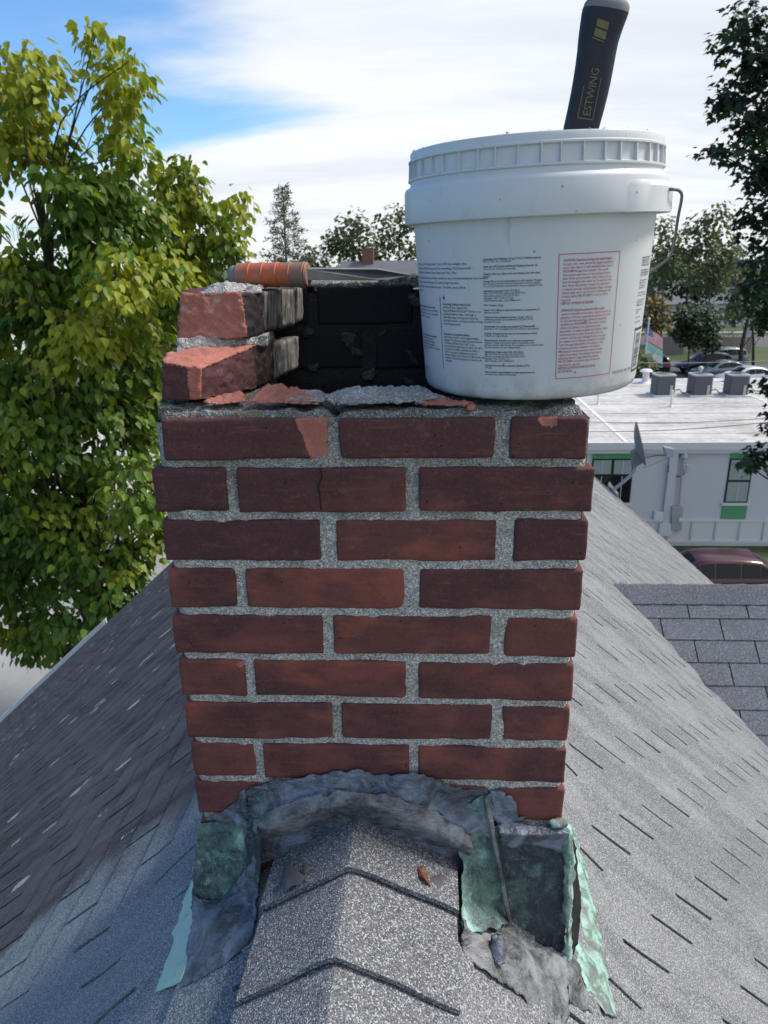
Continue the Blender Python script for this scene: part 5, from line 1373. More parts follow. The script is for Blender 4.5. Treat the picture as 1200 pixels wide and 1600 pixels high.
# reflector seen almost edge-on
c_ = dv_(998, 694); up_ = (dv_(992, 660) - dv_(1005, 727)).normalized(); h_ = (dv_(992, 660) - dv_(1005, 727)).length / 2
ax_ = Vector((0.97, -0.16, 0.12)); ax_ = (ax_ - up_ * ax_.dot(up_)).normalized(); sd_ = up_.cross(ax_)
V = []; F = []; nr, na = 6, 28
for i in range(nr + 1):
    r_ = i / nr
    for k in range(na):
        t = 2 * math.pi * k / na; V.append(c_ + up_ * (h_ * r_ * math.cos(t)) + sd_ * (h_ * 1.02 * r_ * math.sin(t)) + ax_ * (0.075 * (r_ * r_ - .6)))
for i in range(nr):
    for k in range(na): F.append((i * na + k, i * na + (k + 1) % na, (i + 1) * na + (k + 1) % na, (i + 1) * na + k))
n_ = len(V); V2 = V + [v - ax_ * .006 for v in V]; F2 = F + [tuple(q + n_ for q in f)[::-1] for f in F]
rim_ = [nr * na + k for k in range(na)]; F2 += [(rim_[k], rim_[k] + n_, rim_[(k + 1) % na] + n_, rim_[(k + 1) % na]) for k in range(na)]
mesh('reflector', [tuple(v) for v in V2], F2, M['dish'], dish, smooth=True)
mb = MB(); mb.prism([dv_(988, 708, 8.95), dv_(1000, 700, 8.95), dv_(1004, 724, 8.95), dv_(990, 732, 8.95)], (0, .12, 0)); mb.build('back_bracket', M['dish'], dish, bevel=.006)
MB().tube([dv_(1005, 731), dv_(1045, 716), dv_(1047, 709)], .012, 8).build('feed_arm', M['armp'], dish, smooth=True)
mb = MB(); mb.prism([dv_(1038, 699, 8.93), dv_(1054, 702, 8.93), dv_(1052, 715, 8.93), dv_(1042, 714, 8.93)], (0, .12, 0)); mb.build('receiver_head', M['armp'], dish, bevel=.008)
MB().tube(smooth_pts([dv_(1042, 712), dv_(1025, 712), dv_(1006, 716)]), .006, 5).build('coax_cable', M['frame'], dish)

# ------------------------------------------------------------------ cars
def carpaint(name, c, dark=False):
    m, N = newmat(name); return finish(m, N, c, 0.30, 0.25, None, spec=0.5, coat=0.6)
M['tyre'] = plain('tyre_rubber', (0.02, 0.02, 0.02), 0.8)
M['rim'] = plain('alloy_rim', (0.45, 0.45, 0.46), 0.35, 0.7)
m, N = newmat('dark_car_glass'); M['cglass'] = finish(m, N, (0.006, 0.007, 0.009), 0.12, 0, None, spec=0.3)
m, N = newmat('red_lamp'); M['redlamp'] = finish(m, N, (0.55, 0.01, 0.02), 0.2, 0, None, spec=0.6)
m, N = newmat('clear_lamp'); M['clearlamp'] = finish(m, N, (0.55, 0.57, 0.6), 0.15, 0.3, None, spec=0.6)
PROF = {'suv': dict(L=4.7, W=.93, st=[(0, .55, .95, 1.0), (.12, .35, 1.05, 1.20), (.32, .30, 1.08, 1.50), (.62, .28, 1.08, 1.66), (1.3, .26, 1.07, 1.70), (2.2, .26, 1.05, 1.70), (2.75, .26, 1.03, 1.64), (3.10, .27, 1.01, 1.42), (3.50, .28, .99, 1.08), (4.1, .30, .93, .96), (4.5, .36, .80, .84), (4.7, .48, .62, .66)]),
        'sedan': dict(L=4.7, W=.90, st=[(0, .50, .85, .90), (.15, .32, .95, 1.0), (.55, .28, .97, 1.04), (.95, .26, .95, 1.22), (1.45, .24, .93, 1.39), (2.1, .22, .91, 1.43), (2.7, .22, .90, 1.38), (3.15, .24, .88, 1.14), (3.5, .26, .86, .92), (4.1, .30, .80, .83), (4.5, .36, .70, .73), (4.7, .45, .58, .62)])}
def car(kind, loc, rz, paint, label, group=None, scale=1.0):
    pr = PROF[kind]; W = pr['W']; e = empty('car', loc, rz); tag(e, label, 'car', group); e.scale = (scale,) * 3
    st = pr['st']; V = []; L = pr['L']
    for i, (x, zl, zbelt, zr) in enumerate(st):
        endf = min(1, min(x, L - x) / .45); wf = .78 + .22 * math.sqrt(max(0, endf)); w_ = W * wf
        cab = max(0.0, (zr - zbelt - .06)); tuck = min(.26, cab * .42)
        wr = (w_ - .05) - tuck
        ring = [(0, zl + .02), (w_ * .86, zl), (w_ * .97, zl + .10), (w_, (zl + zbelt) / 2 + .05), (w_ - .03, zbelt - .06), (w_ - .055, zbelt), (wr + .03, zr - .07), (wr - .06, zr - .012), (wr * .5, zr + .02), (0, zr + .03)]
        for (a, z) in ring: V.append((x, a, z))
    nr_ = 10; F = []
    for i in range(len(st) - 1):
        for j in range(nr_ - 1): F.append((i * nr_ + j, i * nr_ + j + 1, (i + 1) * nr_ + j + 1, (i + 1) * nr_ + j))
    F += [tuple(j for j in range(nr_)), tuple((len(st) - 1) * nr_ + j for j in range(nr_ - 1, -1, -1))]
    V = np.array(V); nV = len(V); Vm = V * [1, -1, 1]; Fm = [tuple(k + nV for k in f)[::-1] for f in F]
    # recentre
    allV = np.vstack([V, Vm]) - [L / 2, 0, 0]
    o = mesh('body', allV, F + Fm, paint, e, smooth=True)
    bm = bmesh.new(); bm.from_mesh(o.data); bmesh.ops.remove_doubles(bm, verts=bm.verts, dist=0.001); bmesh.ops.recalc_face_normals(bm, faces=bm.faces)
    for ed in bm.edges:
        if len(ed.link_faces) == 2 and ed.calc_face_angle(0) > .9: ed.smooth = False
    bm.to_mesh(o.data); bm.free()
    def gl(i0, i1, sgn):      # side glass
        q = [V[i0 * nr_ + 5], V[i1 * nr_ + 5], V[i1 * nr_ + 6], V[i0 * nr_ + 6]]; q = [np.array(v) for v in q]
        c = sum(q) / 4; q = [c + (v - c) * [.93, .93, .86] for v in q]
        q = [(v[0] - L / 2, (v[1] + .016) * sgn, v[2]) for v in q]; return q
    i_c = [i for i, s_ in enumerate(st) if s_[3] - s_[2] > .22]
    for sgn in (1, -1):
        for a, b in zip(i_c[:-1], i_c[1:]):
            mesh('side_window', gl(a, b, sgn), [(0, 1, 2, 3)], M['cglass'], e)
    def scr(ids, name):    # screen over several stations
        rows_ = []
        for i in ids:
            a, b, c0 = V[i * nr_ + 6], V[i * nr_ + 8], V[i * nr_ + 9]
            rows_.append([[v[0] - L / 2, v[1] * s_, v[2]] for s_, v in ((-.93, a), (-1, b), (0, c0), (1, b), (.93, a))])
        R3 = np.array(rows_)
        R3[0] += (R3[1] - R3[0]) * .14; R3[-1] += (R3[-2] - R3[-1]) * .14
        sg_ = 1 if R3[:, :, 0].mean() > 0 else -1
        R3 += np.array([sg_ * .014, 0, .012])
        mesh(name, R3.reshape(-1, 3), [(r * 5 + k, r * 5 + k + 1, r * 5 + k + 6, r * 5 + k + 5) for r in range(len(ids) - 1) for k in range(4)], M['cglass'], e, smooth=True)
    if kind == 'suv':
        scr((1, 2, 3), 'rear_window'); scr((6, 7, 8), 'windscreen')
    else:
        scr((2, 3, 4), 'rear_window'); scr((6, 7, 8), 'windscreen')
    for (x, s_) in ((.85, 1), (.85, -1), (L - .95, 1), (L - .95, -1)):
        r_ = .35 if kind == 'suv' else .32
        wh = empty('wheel', (x - L / 2, s_ * (W - .12), r_)); wh.parent = e
        Mx = Matrix.Rotation(math.radians(-90 * s_), 4, 'X')
        MB().lathe([(r_ * .62, -.10), (r_ * .94, -.11), (r_, -.07), (r_, .08), (r_ * .94, .125), (r_ * .64, .12)], 22, Mx).build('tyre', M['tyre'], wh, smooth=True)
        MB().lathe([(0, .09), (r_ * .2, .11), (r_ * .55, .095), (r_ * .64, .118), (r_ * .64, -.05), (0, -.05)], 12, Mx).build('rim', M['rim'], wh, smooth=True)
    za = st[0][2]
    for s_ in (1, -1):
        MB().box(-L / 2 - .012, -L / 2 + .14, min(s_ * .50, s_ * .80), max(s_ * .50, s_ * .80), za - .20, za + .0).build('tail_lamp', M['redlamp'], e, bevel=.02)
        MB().box(L / 2 - .20, L / 2 - .01, min(s_ * .46, s_ * .76), max(s_ * .46, s_ * .76), .56, .68).build('headlight', M['clearlamp'], e, bevel=.02)
    MB().box(-L / 2 - .022, -L / 2 + .02, -.17, .17, za - .17, za - .05).build('licence_plate', M['paint'], e)
    MB().box(-L / 2 - .05, -L / 2 + .1, -.72, .72, .42, .58).build('bumper', M['tyre'], e, bevel=.03)
    return e
maroon = carpaint('maroon_car_paint', (0.060, 0.010, 0.018)); white = carpaint('white_car_paint', (0.62, 0.65, 0.70)); navy = carpaint('navy_car_paint', (0.015, 0.02, 0.045)); bluegrey = carpaint('blue_grey_car_paint', (0.13, 0.17, 0.22)); blackp = carpaint('black_car_paint', (0.015, 0.015, 0.017))
P_ = atz(1206, 900, GZ + 1.05)
car('suv', (P_[0] - 1.70, P_[1] + .80, GZ + .008), math.radians(179), maroon, 'maroon estate car seen side on below the gable, its tail at the right edge', None, .84)
for (px_, py_, Z_, kd, pt, rz, lb) in ((1166, 583, .9, 'sedan', white, 192, 'white saloon car behind the condensers, nearest of the parked cars'),
                                      (1126, 573, .9, 'sedan', bluegrey, 194, 'blue grey saloon car parked behind the white saloon'),
                                      (1100, 566, .9, 'suv', navy, 188, 'dark navy off-road car parked left of the blue grey saloon'),
                                      (1126, 557, .9, 'suv', bluegrey, 190, 'grey blue off-road car farthest back in the parked group'),
                                      (1024, 566, .9, 'suv', blackp, 84, 'black car parked behind the flags')):
    P_ = atz(px_, py_, GZ + Z_)
    car(kd, (P_[0], P_[1], GZ + .008), math.radians(rz), pt, lb, 'cars parked in the lot behind the flat roof')

# ------------------------------------------------------------------ flagpole with two flags
P_ = atz(1012, 590, GZ); P_ = at(1008, 560, 44.0); base = Vector((P_[0], 44.0, GZ))
fp = tag(empty('flagpole', tuple(base)), 'white flagpole rising behind the right side of the bucket', 'flagpole')
ztop = float(at(1008, 500, 44.0)[2])
MB().tube([(0, 0, 0), (0, 0, ztop - GZ)], [.06, .035], 10).build('pole', M['white_trim'], fp, smooth=True)
MB().lathe([(0, -.08), (.06, -.05), (.08, 0), (.06, .05), (0, .08)], 10, Matrix.Translation((0, 0, ztop - GZ + .06))).build('finial', M['white_trim'], fp, smooth=True)
def flag(name, px_y, w_, h_, label, drop, matf, cat='flag'):
    P0_ = at(1009, px_y, 43.95); nx, ny = 30, 16; V = []; uv = []
    for i in range(nx + 1):
        for j in range(ny + 1):
            u_, v_ = i / nx, j / ny
            x = u_ * w_ * .86; z = -v_ * h_ - drop * u_ ** 1.2 * (1 - .12 * v_) ; y = .16 * math.sin(u_ * 9 + v_ * 1.5) * u_ ** .5
            V.append((x, y, z)); uv.append((u_, v_))
    F = [(i * (ny + 1) + j, (i + 1) * (ny + 1) + j, (i + 1) * (ny + 1) + j + 1, i * (ny + 1) + j + 1) for i in range(nx) for j in range(ny)]
    o = mesh(name, V, F, None, None, smooth=True)
    o.location = Vector(P0_); ul = o.data.uv_layers.new(name='uv')
    for l in o.data.loops: ul.data[l.index].uv = uv[l.vertex_index]
    o.data.materials.append(matf); tag(o, label, cat); return o
m, N = newmat('stars_and_stripes'); uvn = N.n('ShaderNodeUVMap', uv_map='uv').outputs[0]; su = N.n('ShaderNodeSeparateXYZ', {0: uvn})
st_ = N.math('MODULO', N.math('FLOOR', N.math('MULTIPLY', su.outputs[1], 13.0)), 2.0)
c = N.mix(N.math('LESS_THAN', st_, 0.5), (0.75, 0.75, 0.75), (0.55, 0.02, 0.04))
can = N.math('MULTIPLY', N.math('LESS_THAN', su.outputs[0], 0.4), N.math('LESS_THAN', su.outputs[1], 7 / 13))
stars = N.math('LESS_THAN', N.vor(N.scl(uvn, 22, 13, 1), 1.0, rand=0.0), 0.26)
cc = N.mix(stars, (0.02, 0.04, 0.22), (0.75, 0.75, 0.75))
c = N.mix(can, c, cc); M['usflag'] = finish(m, N, c, 0.7, 0, None, trans=(0.25, (1, 1, 1)))
m, N = newmat('pale_green_flag'); uvn = N.n('ShaderNodeUVMap', uv_map='uv').outputs[0]; su = N.n('ShaderNodeSeparateXYZ', {0: uvn})
c = N.mix(N.ramp(su.outputs[1], 0.5, 0.52), (0.35, 0.58, 0.50), (0.60, 0.66, 0.66)); M['grflag'] = finish(m, N, c, 0.7, 0, None, trans=(0.25, (1, 1, 1)))
flag('flag', 511, 1.25, .78, 'american flag with red and white stripes hanging from the flagpole', .62, M['usflag'])
flag('flag', 534, 1.25, .85, 'pale green and white flag hanging below the american flag', .55, M['grflag'])

# ------------------------------------------------------------------ fences, houses behind
M['fence'] = plain('weathered_fence_board', (0.19, 0.18, 0.175), 0.8, 0, 0.25, 5)
def board_fence(name, xa, ya, xb, yb, h, label, m_):
    e = empty(name, (xa, ya, GZ)); tag(e, label, 'fence'); L = math.hypot(xb - xa, yb - ya); n_ = int(L / .32); a = math.atan2(yb - ya, xb - xa); e.rotation_euler = (0, 0, a)
    pm = MB().box(0, .30, 0, .03, .05, h).build('board', m_, e)
    for k in range(1, n_):
        o = pm.copy(); COL.objects.link(o); o.parent = e; o.location = (k * .32, 0, random.uniform(-.02, .02))
    for z in (.4, h - .3): MB().box(0, L, .032, .09, z, z + .09).build('rail', m_, e)
P1, P2 = atz(1032, 562, GZ), atz(1088, 560, GZ)
board_fence('fence', P1[0], P1[1] + 3, P2[0], P2[1] + 3, 1.9, 'grey board fence behind the parking lot', M['fence'])
M['tanfence'] = plain('tan_fence_board', (0.30, 0.24, 0.19), 0.8, 0, 0.25, 5)
board_fence('fence', P2[0] + .3, P2[1] + 3.2, P2[0] + 6.5, P2[1] + 2.4, 1.8, 'tan board fence to the right of the grey fence', M['tanfence'])
def bhouse(cx_, cy_, w_, d_, hw_, hr_, wallm, roofm, label, rz=0.0, chimney=None, name='background_house'):
    e = empty(name, (cx_, cy_, GZ), rz); tag(e, label, 'house')
    MB().box(-w_ / 2, w_ / 2, -d_ / 2, d_ / 2, 0, hw_).build('wall', wallm, e)
    r_ = MB().prism([(-w_ / 2 - .4, -d_ / 2 - .5, hw_), (-w_ / 2 - .4, 0, hr_), (-w_ / 2 - .4, d_ / 2 + .5, hw_), (-w_ / 2 - .4, d_ / 2 + .5, hw_ - .12), (-w_ / 2 - .4, -d_ / 2 - .5, hw_ - .12)], (w_ + .8, 0, 0)).build('roof', roofm, e)
    if chimney is not None:
        c_ = MB().box(chimney - .45, chimney + .45, -.35, .35, hr_ - .6, hr_ + 1.0).build('chimney', M['bgbrick'], r_)
    for k in range(int(w_ // 2.6)):
        for z in ([1.0] if hw_ < 4 else [1.0, 3.7]):
            x_ = -w_ / 2 + 1.2 + k * 2.6
            f = MB().box(x_, x_ + 1.0, -d_ / 2 - .04, -d_ / 2 - .003, z, z + 1.3).build('window', M['white_trim'], e)
            MB().box(x_ + .08, x_ + .92, -d_ / 2 - .06, -d_ / 2 - .042, z + .08, z + 1.22).build('pane', M['glass'], f)
    return e
M['bgbrick'] = plain('distant_brick', (0.22, 0.09, 0.07), 0.8)
M['bgroof'] = plain('distant_grey_roof', (0.15, 0.155, 0.165), 0.8, 0, 0.15, 2)
M['bgroofd'] = plain('distant_dark_roof', (0.09, 0.085, 0.085), 0.8, 0, 0.15, 2)
M['bgwall'] = plain('distant_pale_wall', (0.55, 0.55, 0.55), 0.7)
M['bgtan'] = plain('distant_tan_wall', (0.36, 0.33, 0.29), 0.7)
P_ = at(622, 405, 62)
hx0 = at(540, 420, 62)[0]; hx1 = at(700, 420, 62)[0]
bhouse((hx0 + hx1) / 2, 62, hx1 - hx0, 9, 5.8, float(at(600, 407, 62)[2]) - GZ, M['bgtan'], M['bgroof'], 'distant house with grey roof and small brick chimney left of the bucket', 0, float(at(575, 400, 62)[0]) - (hx0 + hx1) / 2)
bhouse(float(at(1085, 480, 112)[0]), 112, 13, 9, 3.2, 6.2, M['bgwall'], M['bgroof'], 'pale distant house under the trees right of the bucket', .05)
bhouse(float(at(1190, 460, 130)[0]), 130, 14, 9, 5.0, 8.0, M['bgwall'], M['bgroofd'], 'white distant house with dark roof behind the maple', -.1, 2)
bhouse(-22, 34, 10, 12, 2.9, 5.2, M['bgwall'], M['bgroof'], 'white garage with grey roof seen through the leaves of the left tree', .1)
bhouse(-13.4, 26, 6, 7, 2.2, 3.2, M['bgwall'], M['nroof'], 'low white shed with pale roof beside the chimney on the left', 0.05)
bhouse(-48, 70, 14, 10, 5.6, 8.6, M['bgwall'], M['bgroofd'], 'two storey white house far behind the left trees', .2, 1)

# overhead wires between two poles beyond the frame
M['cable'] = plain('black_cable', (0.02, 0.02, 0.022), 0.6)
M['cable_l'] = plain('pale_cable', (0.30, 0.31, 0.33), 0.5)
for (pa_, pb_, Y_, r_, lb, mm) in (((905, 666), (1210, 652), 23.2, .010, 'lowest thin overhead cable crossing in front of the white roof edge', 'cable'),
                           ((905, 682), (1210, 658), 23.0, .012, 'black overhead cable crossing just above the wall of the pale building', 'cable'),
                           ((900, 569), (1210, 563), 38.6, .016, 'pale overhead cable crossing in front of the parked cars', 'cable_l'),
                           ((925, 705), (1210, 700), 22.6, .007, 'pale thin cable crossing the green window panel', 'cable_l')):
    A = np.array(at(*pa_, Y_)); B_ = np.array(at(*pb_, Y_)); dd = B_ - A
    pts = [A - dd * .25 + dd * 1.9 * t + np.array([0, 0, -.35 * math.sin(math.pi * t) + .30]) for t in np.linspace(0, 1, 24)]
    c0 = pts[0]; o = MB().tube([q - c0 for q in pts], r_, 5).build('overhead_cable', M[mm]); o.location = Vector(c0); tag(o, lb, 'cable', 'overhead cables on the right')
# street lamp / sign post in the far lawn
P_ = atz(1162, 558, GZ); sp_o = tag(empty('sign_post', tuple(P_)), 'thin grey sign post on the far verge beside the street', 'sign post')
MB().tube([(0, 0, 0), (0, 0, 3.0)], .05, 8).build('post', M['galv'], sp_o); MB().box(-.35, .35, -.07, -.052, 2.2, 2.9).build('sign_board', M['galv'], sp_o)

# ------------------------------------------------------------------ trees
M['leaf_cat'] = mat_leaf('catalpa_leaf', (0.055, 0.120, 0.022), (0.140, 0.235, 0.030), (0.34, 0.37, 0.032), 0.45)
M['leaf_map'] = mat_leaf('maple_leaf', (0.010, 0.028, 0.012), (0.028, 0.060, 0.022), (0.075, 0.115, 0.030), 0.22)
M['leaf_bg'] = mat_leaf('distant_hazed_leaf', (0.085, 0.115, 0.065), (0.135, 0.165, 0.085), (0.22, 0.235, 0.11), 0.45)  # haze over the far trees is put into this paler leaf colour
M['leaf_bgd'] = mat_leaf('distant_dark_leaf', (0.035, 0.065, 0.038), (0.060, 0.095, 0.050), (0.11, 0.14, 0.06), 0.32)
M['leaf_red'] = mat_leaf('autumn_leaf', (0.10, 0.10, 0.03), (0.20, 0.14, 0.04), (0.42, 0.10, 0.05), 0.3)
M['leaf_con'] = mat_leaf('thin_conifer_needle', (0.11, 0.135, 0.11), (0.16, 0.185, 0.145), (0.22, 0.24, 0.18), 0.4)
M['bark'] = mat_bark('dark_bark', (0.065, 0.055, 0.045))
M['barkp'] = mat_bark('pale_bark', (0.22, 0.20, 0.18))
M['pod'] = plain('catalpa_pod', (0.24, 0.20, 0.075), 0.7, 0, 0.4, 20)

T_HEART = (np.array([(0, 0, 0), (.22, -.02, .02), (.44, -.26, .02), (.33, -.72, -.08), (0, -1.20, -.30), (-.33, -.72, -.08), (-.44, -.26, .02), (-.22, -.02, .02), (0, -.45, -.14)]),
           [(8, 0, 1), (8, 1, 2), (8, 2, 3), (8, 3, 4), (8, 4, 5), (8, 5, 6), (8, 6, 7), (8, 7, 0)])
T_STAR = (np.array([(0, 0, 0), (.35, -.15, .02), (.55, -.42, -.05), (.22, -.52, .0), (0, -1.0, -.10), (-.22, -.52, .0), (-.55, -.42, -.05), (-.35, -.15, .02)]),
          [(0, 1, 3), (1, 2, 3), (0, 3, 5), (3, 4, 5), (0, 5, 7), (5, 6, 7)])
T_FOLD = (np.array([(0, 0, 0), (.4, -.5, .08), (0, -1, -.05), (-.4, -.5, .08)]), [(0, 1, 2), (0, 2, 3)])
T_NEEDLE = (np.array([(0, 0, 0), (.10, -.5, 0), (0, -1, -.1), (-.10, -.5, 0), (0, -.5, .1)]), [(0, 1, 2), (0, 2, 3), (0, 4, 2)])

def frames(d, nrm, rng):
    """rotation matrices: leaf -Y along d, +Z near nrm"""
    y = -d / np.linalg.norm(d, axis=1, keepdims=True)
    z = nrm - y * (nrm * y).sum(1, keepdims=True); z /= np.maximum(np.linalg.norm(z, axis=1, keepdims=True), 1e-6)
    x = np.cross(y, z); return np.stack([x, y, z], 2)
def leaves(name, T, P_, Rm, size, tone, m, parent, stuff=True):
    tv, tf = T; k = len(tv); n = len(P_)
    V = np.einsum('nij,kj->nki', Rm, tv) * size[:, None, None] + P_[:, None, :]
    lens = len(tf[0]); Fa = np.array(tf)
    F = (Fa[None] + (np.arange(n) * k)[:, None, None]).reshape(-1, lens)
    me = bpy.data.meshes.new(name); me.vertices.add(n * k); me.vertices.foreach_set('co', V.reshape(-1).astype(np.float32))
    me.loops.add(F.size); me.loops.foreach_set('vertex_index', F.reshape(-1).astype(np.int32))
    me.polygons.add(len(F)); me.polygons.foreach_set('loop_start', np.arange(0, F.size, lens, dtype=np.int32))
    me.update(calc_edges=True)
    a = me.attributes.new('tone', 'FLOAT', 'POINT'); a.data.foreach_set('value', np.repeat(tone, k).astype(np.float32))
    me.materials.append(m); o = bpy.data.objects.new(name, me); link(o, parent)
    if stuff: o['kind'] = 'stuff'
    return o

def px_blob(px_, py_, rx, ry, Y, rd=None):
    c = at(px_, py_, Y); s = F_PX / ((c - CAM) @ FW)
    return (c, np.array([rx / s, (rd if rd else (rx + ry) / 2) / s, ry / s]))
def scatter(blobs, dens, clump_r, per, rng, droop=0.6, shell=0.55):
    """clumps of leaves over each blob; returns positions, direction, normal, clump id"""
    Ps, Ds, Ns, Ts = [], [], [], []
    for c, r in blobs:
        nc = max(4, int(dens * (r[0] * r[1] + r[0] * r[2] + r[1] * r[2]) / (clump_r ** 2)))
        u = rng.normal(size=(nc, 3)); u /= np.linalg.norm(u, axis=1, keepdims=True)
        rad = shell + (0.98 - shell) * rng.random(nc) ** 0.7
        cc = c + u * r * rad[:, None]
        base_t = 0.35 + 0.25 * rng.normal(size=nc) * 0.6 + 0.12 * (u[:, 2])
        for i in range(nc):
            k = max(3, int(per * (0.6 + 0.8 * rng.random())))
            q = rng.normal(size=(k, 3)) * clump_r * np.array([.55, .55, .40])
            p_ = cc[i] + q
            out = u[i] * [1, 1, .3] + 0.6 * q / clump_r; out[:, 2] *= .4
            d = out + rng.normal(size=(k, 3)) * .35; d[:, 2] -= droop
            nn = u[i] * .5 + np.array([0, 0, .8]) + rng.normal(size=(k, 3)) * .38 + 0.3 * q / clump_r
            Ps.append(p_); Ds.append(d); Ns.append(nn); Ts.append(base_t[i] + rng.normal(size=k) * .12)
    return np.vstack(Ps), np.vstack(Ds), np.vstack(Ns), np.concatenate(Ts)

def limbs(e, base, blobs, r0, m, rng, fork=0.35, sub=2, trunk_top=None, name='limb'):
    base = Vector(base); cs = [Vector(c) for c, r in blobs]
    top = Vector(trunk_top) if trunk_top is not None else sum(cs, Vector()) / len(cs)
    o0 = Vector(e.location)
    mid = base.lerp(top, .5) + Vector((rng.normal() * .15, rng.normal() * .15, 0))
    tp = smooth_pts([base - o0, base.lerp(mid, .5) - o0, mid - o0, top - o0], 5)
    MB().tube(tp, list(np.linspace(r0, r0 * .42, len(tp))), 9).build('trunk', m, e, smooth=True)
    for c, (cc, rr) in zip(cs, blobs):
        f = fork + (1 - fork) * rng.random() * .9
        # start where the trunk passes below the blob
        f = min(.97, max(fork, (c.z - base.z - (c - top).length * .55) / max(.1, top.z - base.z)))
        st_ = Vector(tp[int(f * (len(tp) - 1))]) + o0
        md = st_.lerp(c, .5) + Vector((rng.normal() * .2, rng.normal() * .2, .15 * (c - st_).length))
        pts = smooth_pts([st_ - o0, md - o0, c - o0], 5)
        ra = r0 * .30 * max(.25, 1 - f * .6)
        MB().tube(pts, list(np.linspace(ra, ra * .3, len(pts))), 6).build(name, m, e, smooth=True)
        for k in range(sub):
            u = Vector(rng.normal(size=3)).normalized(); en = c + Vector((u.x * rr[0], u.y * rr[1], abs(u.z) * rr[2])) * .85
            p0 = md.lerp(c, rng.random())
            MB().tube([p0 - o0, p0.lerp(en, .5) + Vector((0, 0, .1)) - o0, en - o0], [ra * .35, ra * .22, ra * .08], 5).build('branch', m, e, smooth=True)

def tree(label, base, blobs, T, leaf, dens, clump_r, per, m, bark, r0, seed, droop=.6, group=None, name='tree', parts=0, shell=.55, sizevar=.55, trunk_top=None, tone_fn=None, fork=.35, sub=2):
    rng = np.random.default_rng(seed); e = empty(name, tuple(base)); tag(e, label, 'tree', group)
    limbs(e, base, blobs, r0, bark, rng, fork, sub, trunk_top)
    P_, D_, N__, Tn = scatter(blobs, dens, clump_r, per, rng, droop, shell)
    if tone_fn is not None: Tn = Tn + tone_fn(P_)
    Rm = frames(D_, N__, rng); sz = leaf * (1 - sizevar / 2 + sizevar * rng.random(len(P_)))
    b = np.array(base); 
    if parts:
        d = np.linalg.norm(P_ - CAM, axis=1) / sz
        z = (P_ - CAM) @ FW; x = 600 + F_PX * ((P_ - CAM) @ RT) / np.maximum(z, .1); y = 800 - F_PX * ((P_ - CAM) @ UP) / np.maximum(z, .1)
        vis = (z > 0) & (x > 0) & (x < 1200) & (y > 0) & (y < 1600)
        order = np.argsort(np.where(vis, d, 1e9))[:parts]; rest = np.setdiff1d(np.arange(len(P_)), order)
        protos = []
        for q in range(6):
            me = bpy.data.meshes.new('leaf'); tv, tf = T
            me.from_pydata(tv.tolist(), [], tf); a = me.attributes.new('tone', 'FLOAT', 'POINT'); a.data.foreach_set('value', np.full(len(tv), [.2, .35, .5, .65, .8, 1.0][q], dtype=np.float32)); me.materials.append(m); protos.append(me)
        for i in order:
            q = int(np.clip((Tn[i] - .1) / .15, 0, 5)); o = bpy.data.objects.new('leaf', protos[q]); COL.objects.link(o); o.parent = e
            R3 = Rm[i] * sz[i]; pp = P_[i] - b
            o.matrix_local = Matrix(((R3[0, 0], R3[0, 1], R3[0, 2], pp[0]), (R3[1, 0], R3[1, 1], R3[1, 2], pp[1]), (R3[2, 0], R3[2, 1], R3[2, 2], pp[2]), (0, 0, 0, 1)))
        P_, Rm, sz, Tn = P_[rest], Rm[rest], sz[rest], Tn[rest]
    leaves('foliage', T, P_ - b, Rm, sz, Tn, m, e)
    return e, P_, rng

def pods(e, P_, rng, n_parts, n_bulk):
    """long hanging seed pods"""
    b = np.array(e.location); idx = rng.choice(len(P_), n_parts + n_bulk, replace=False)
    def one(L, r, sw):
        return [Vector((0, 0, 0)), Vector((sw * .3, sw * .1, -L * .35)), Vector((sw * .45, 0, -L * .7)), Vector((sw * .4, -sw * .2, -L))]
    protos = []
    for q in range(4):
        me_o = MB().tube(one(.30 + .07 * q, .004, .03 * (q - 1.5)), [.003, .0045, .0045, .002], 4).build('seed_pod', M['pod'], e); protos.append(me_o)
    for k, i in enumerate(idx[:n_parts]):
        o = protos[k % 4] if k < 4 else protos[k % 4].copy()
        if k >= 4: COL.objects.link(o); o.parent = e
        o.location = Vector(P_[i] - b); o.rotation_euler = (0, 0, rng.random() * 6.28)
    mb = MB()
    for i in idx[n_parts:]:
        for k in range(3):
            q = P_[i] - b + rng.normal(size=3) * [.06, .06, .03]; L = .26 + .2 * rng.random()
            mb.tube([Vector(q) + v for v in one(L, .004, rng.normal() * .03)], [.003, .0045, .0045, .002], 3, cap=False)
    o = mb.build('seed_pods', M['pod'], e); o['kind'] = 'stuff'

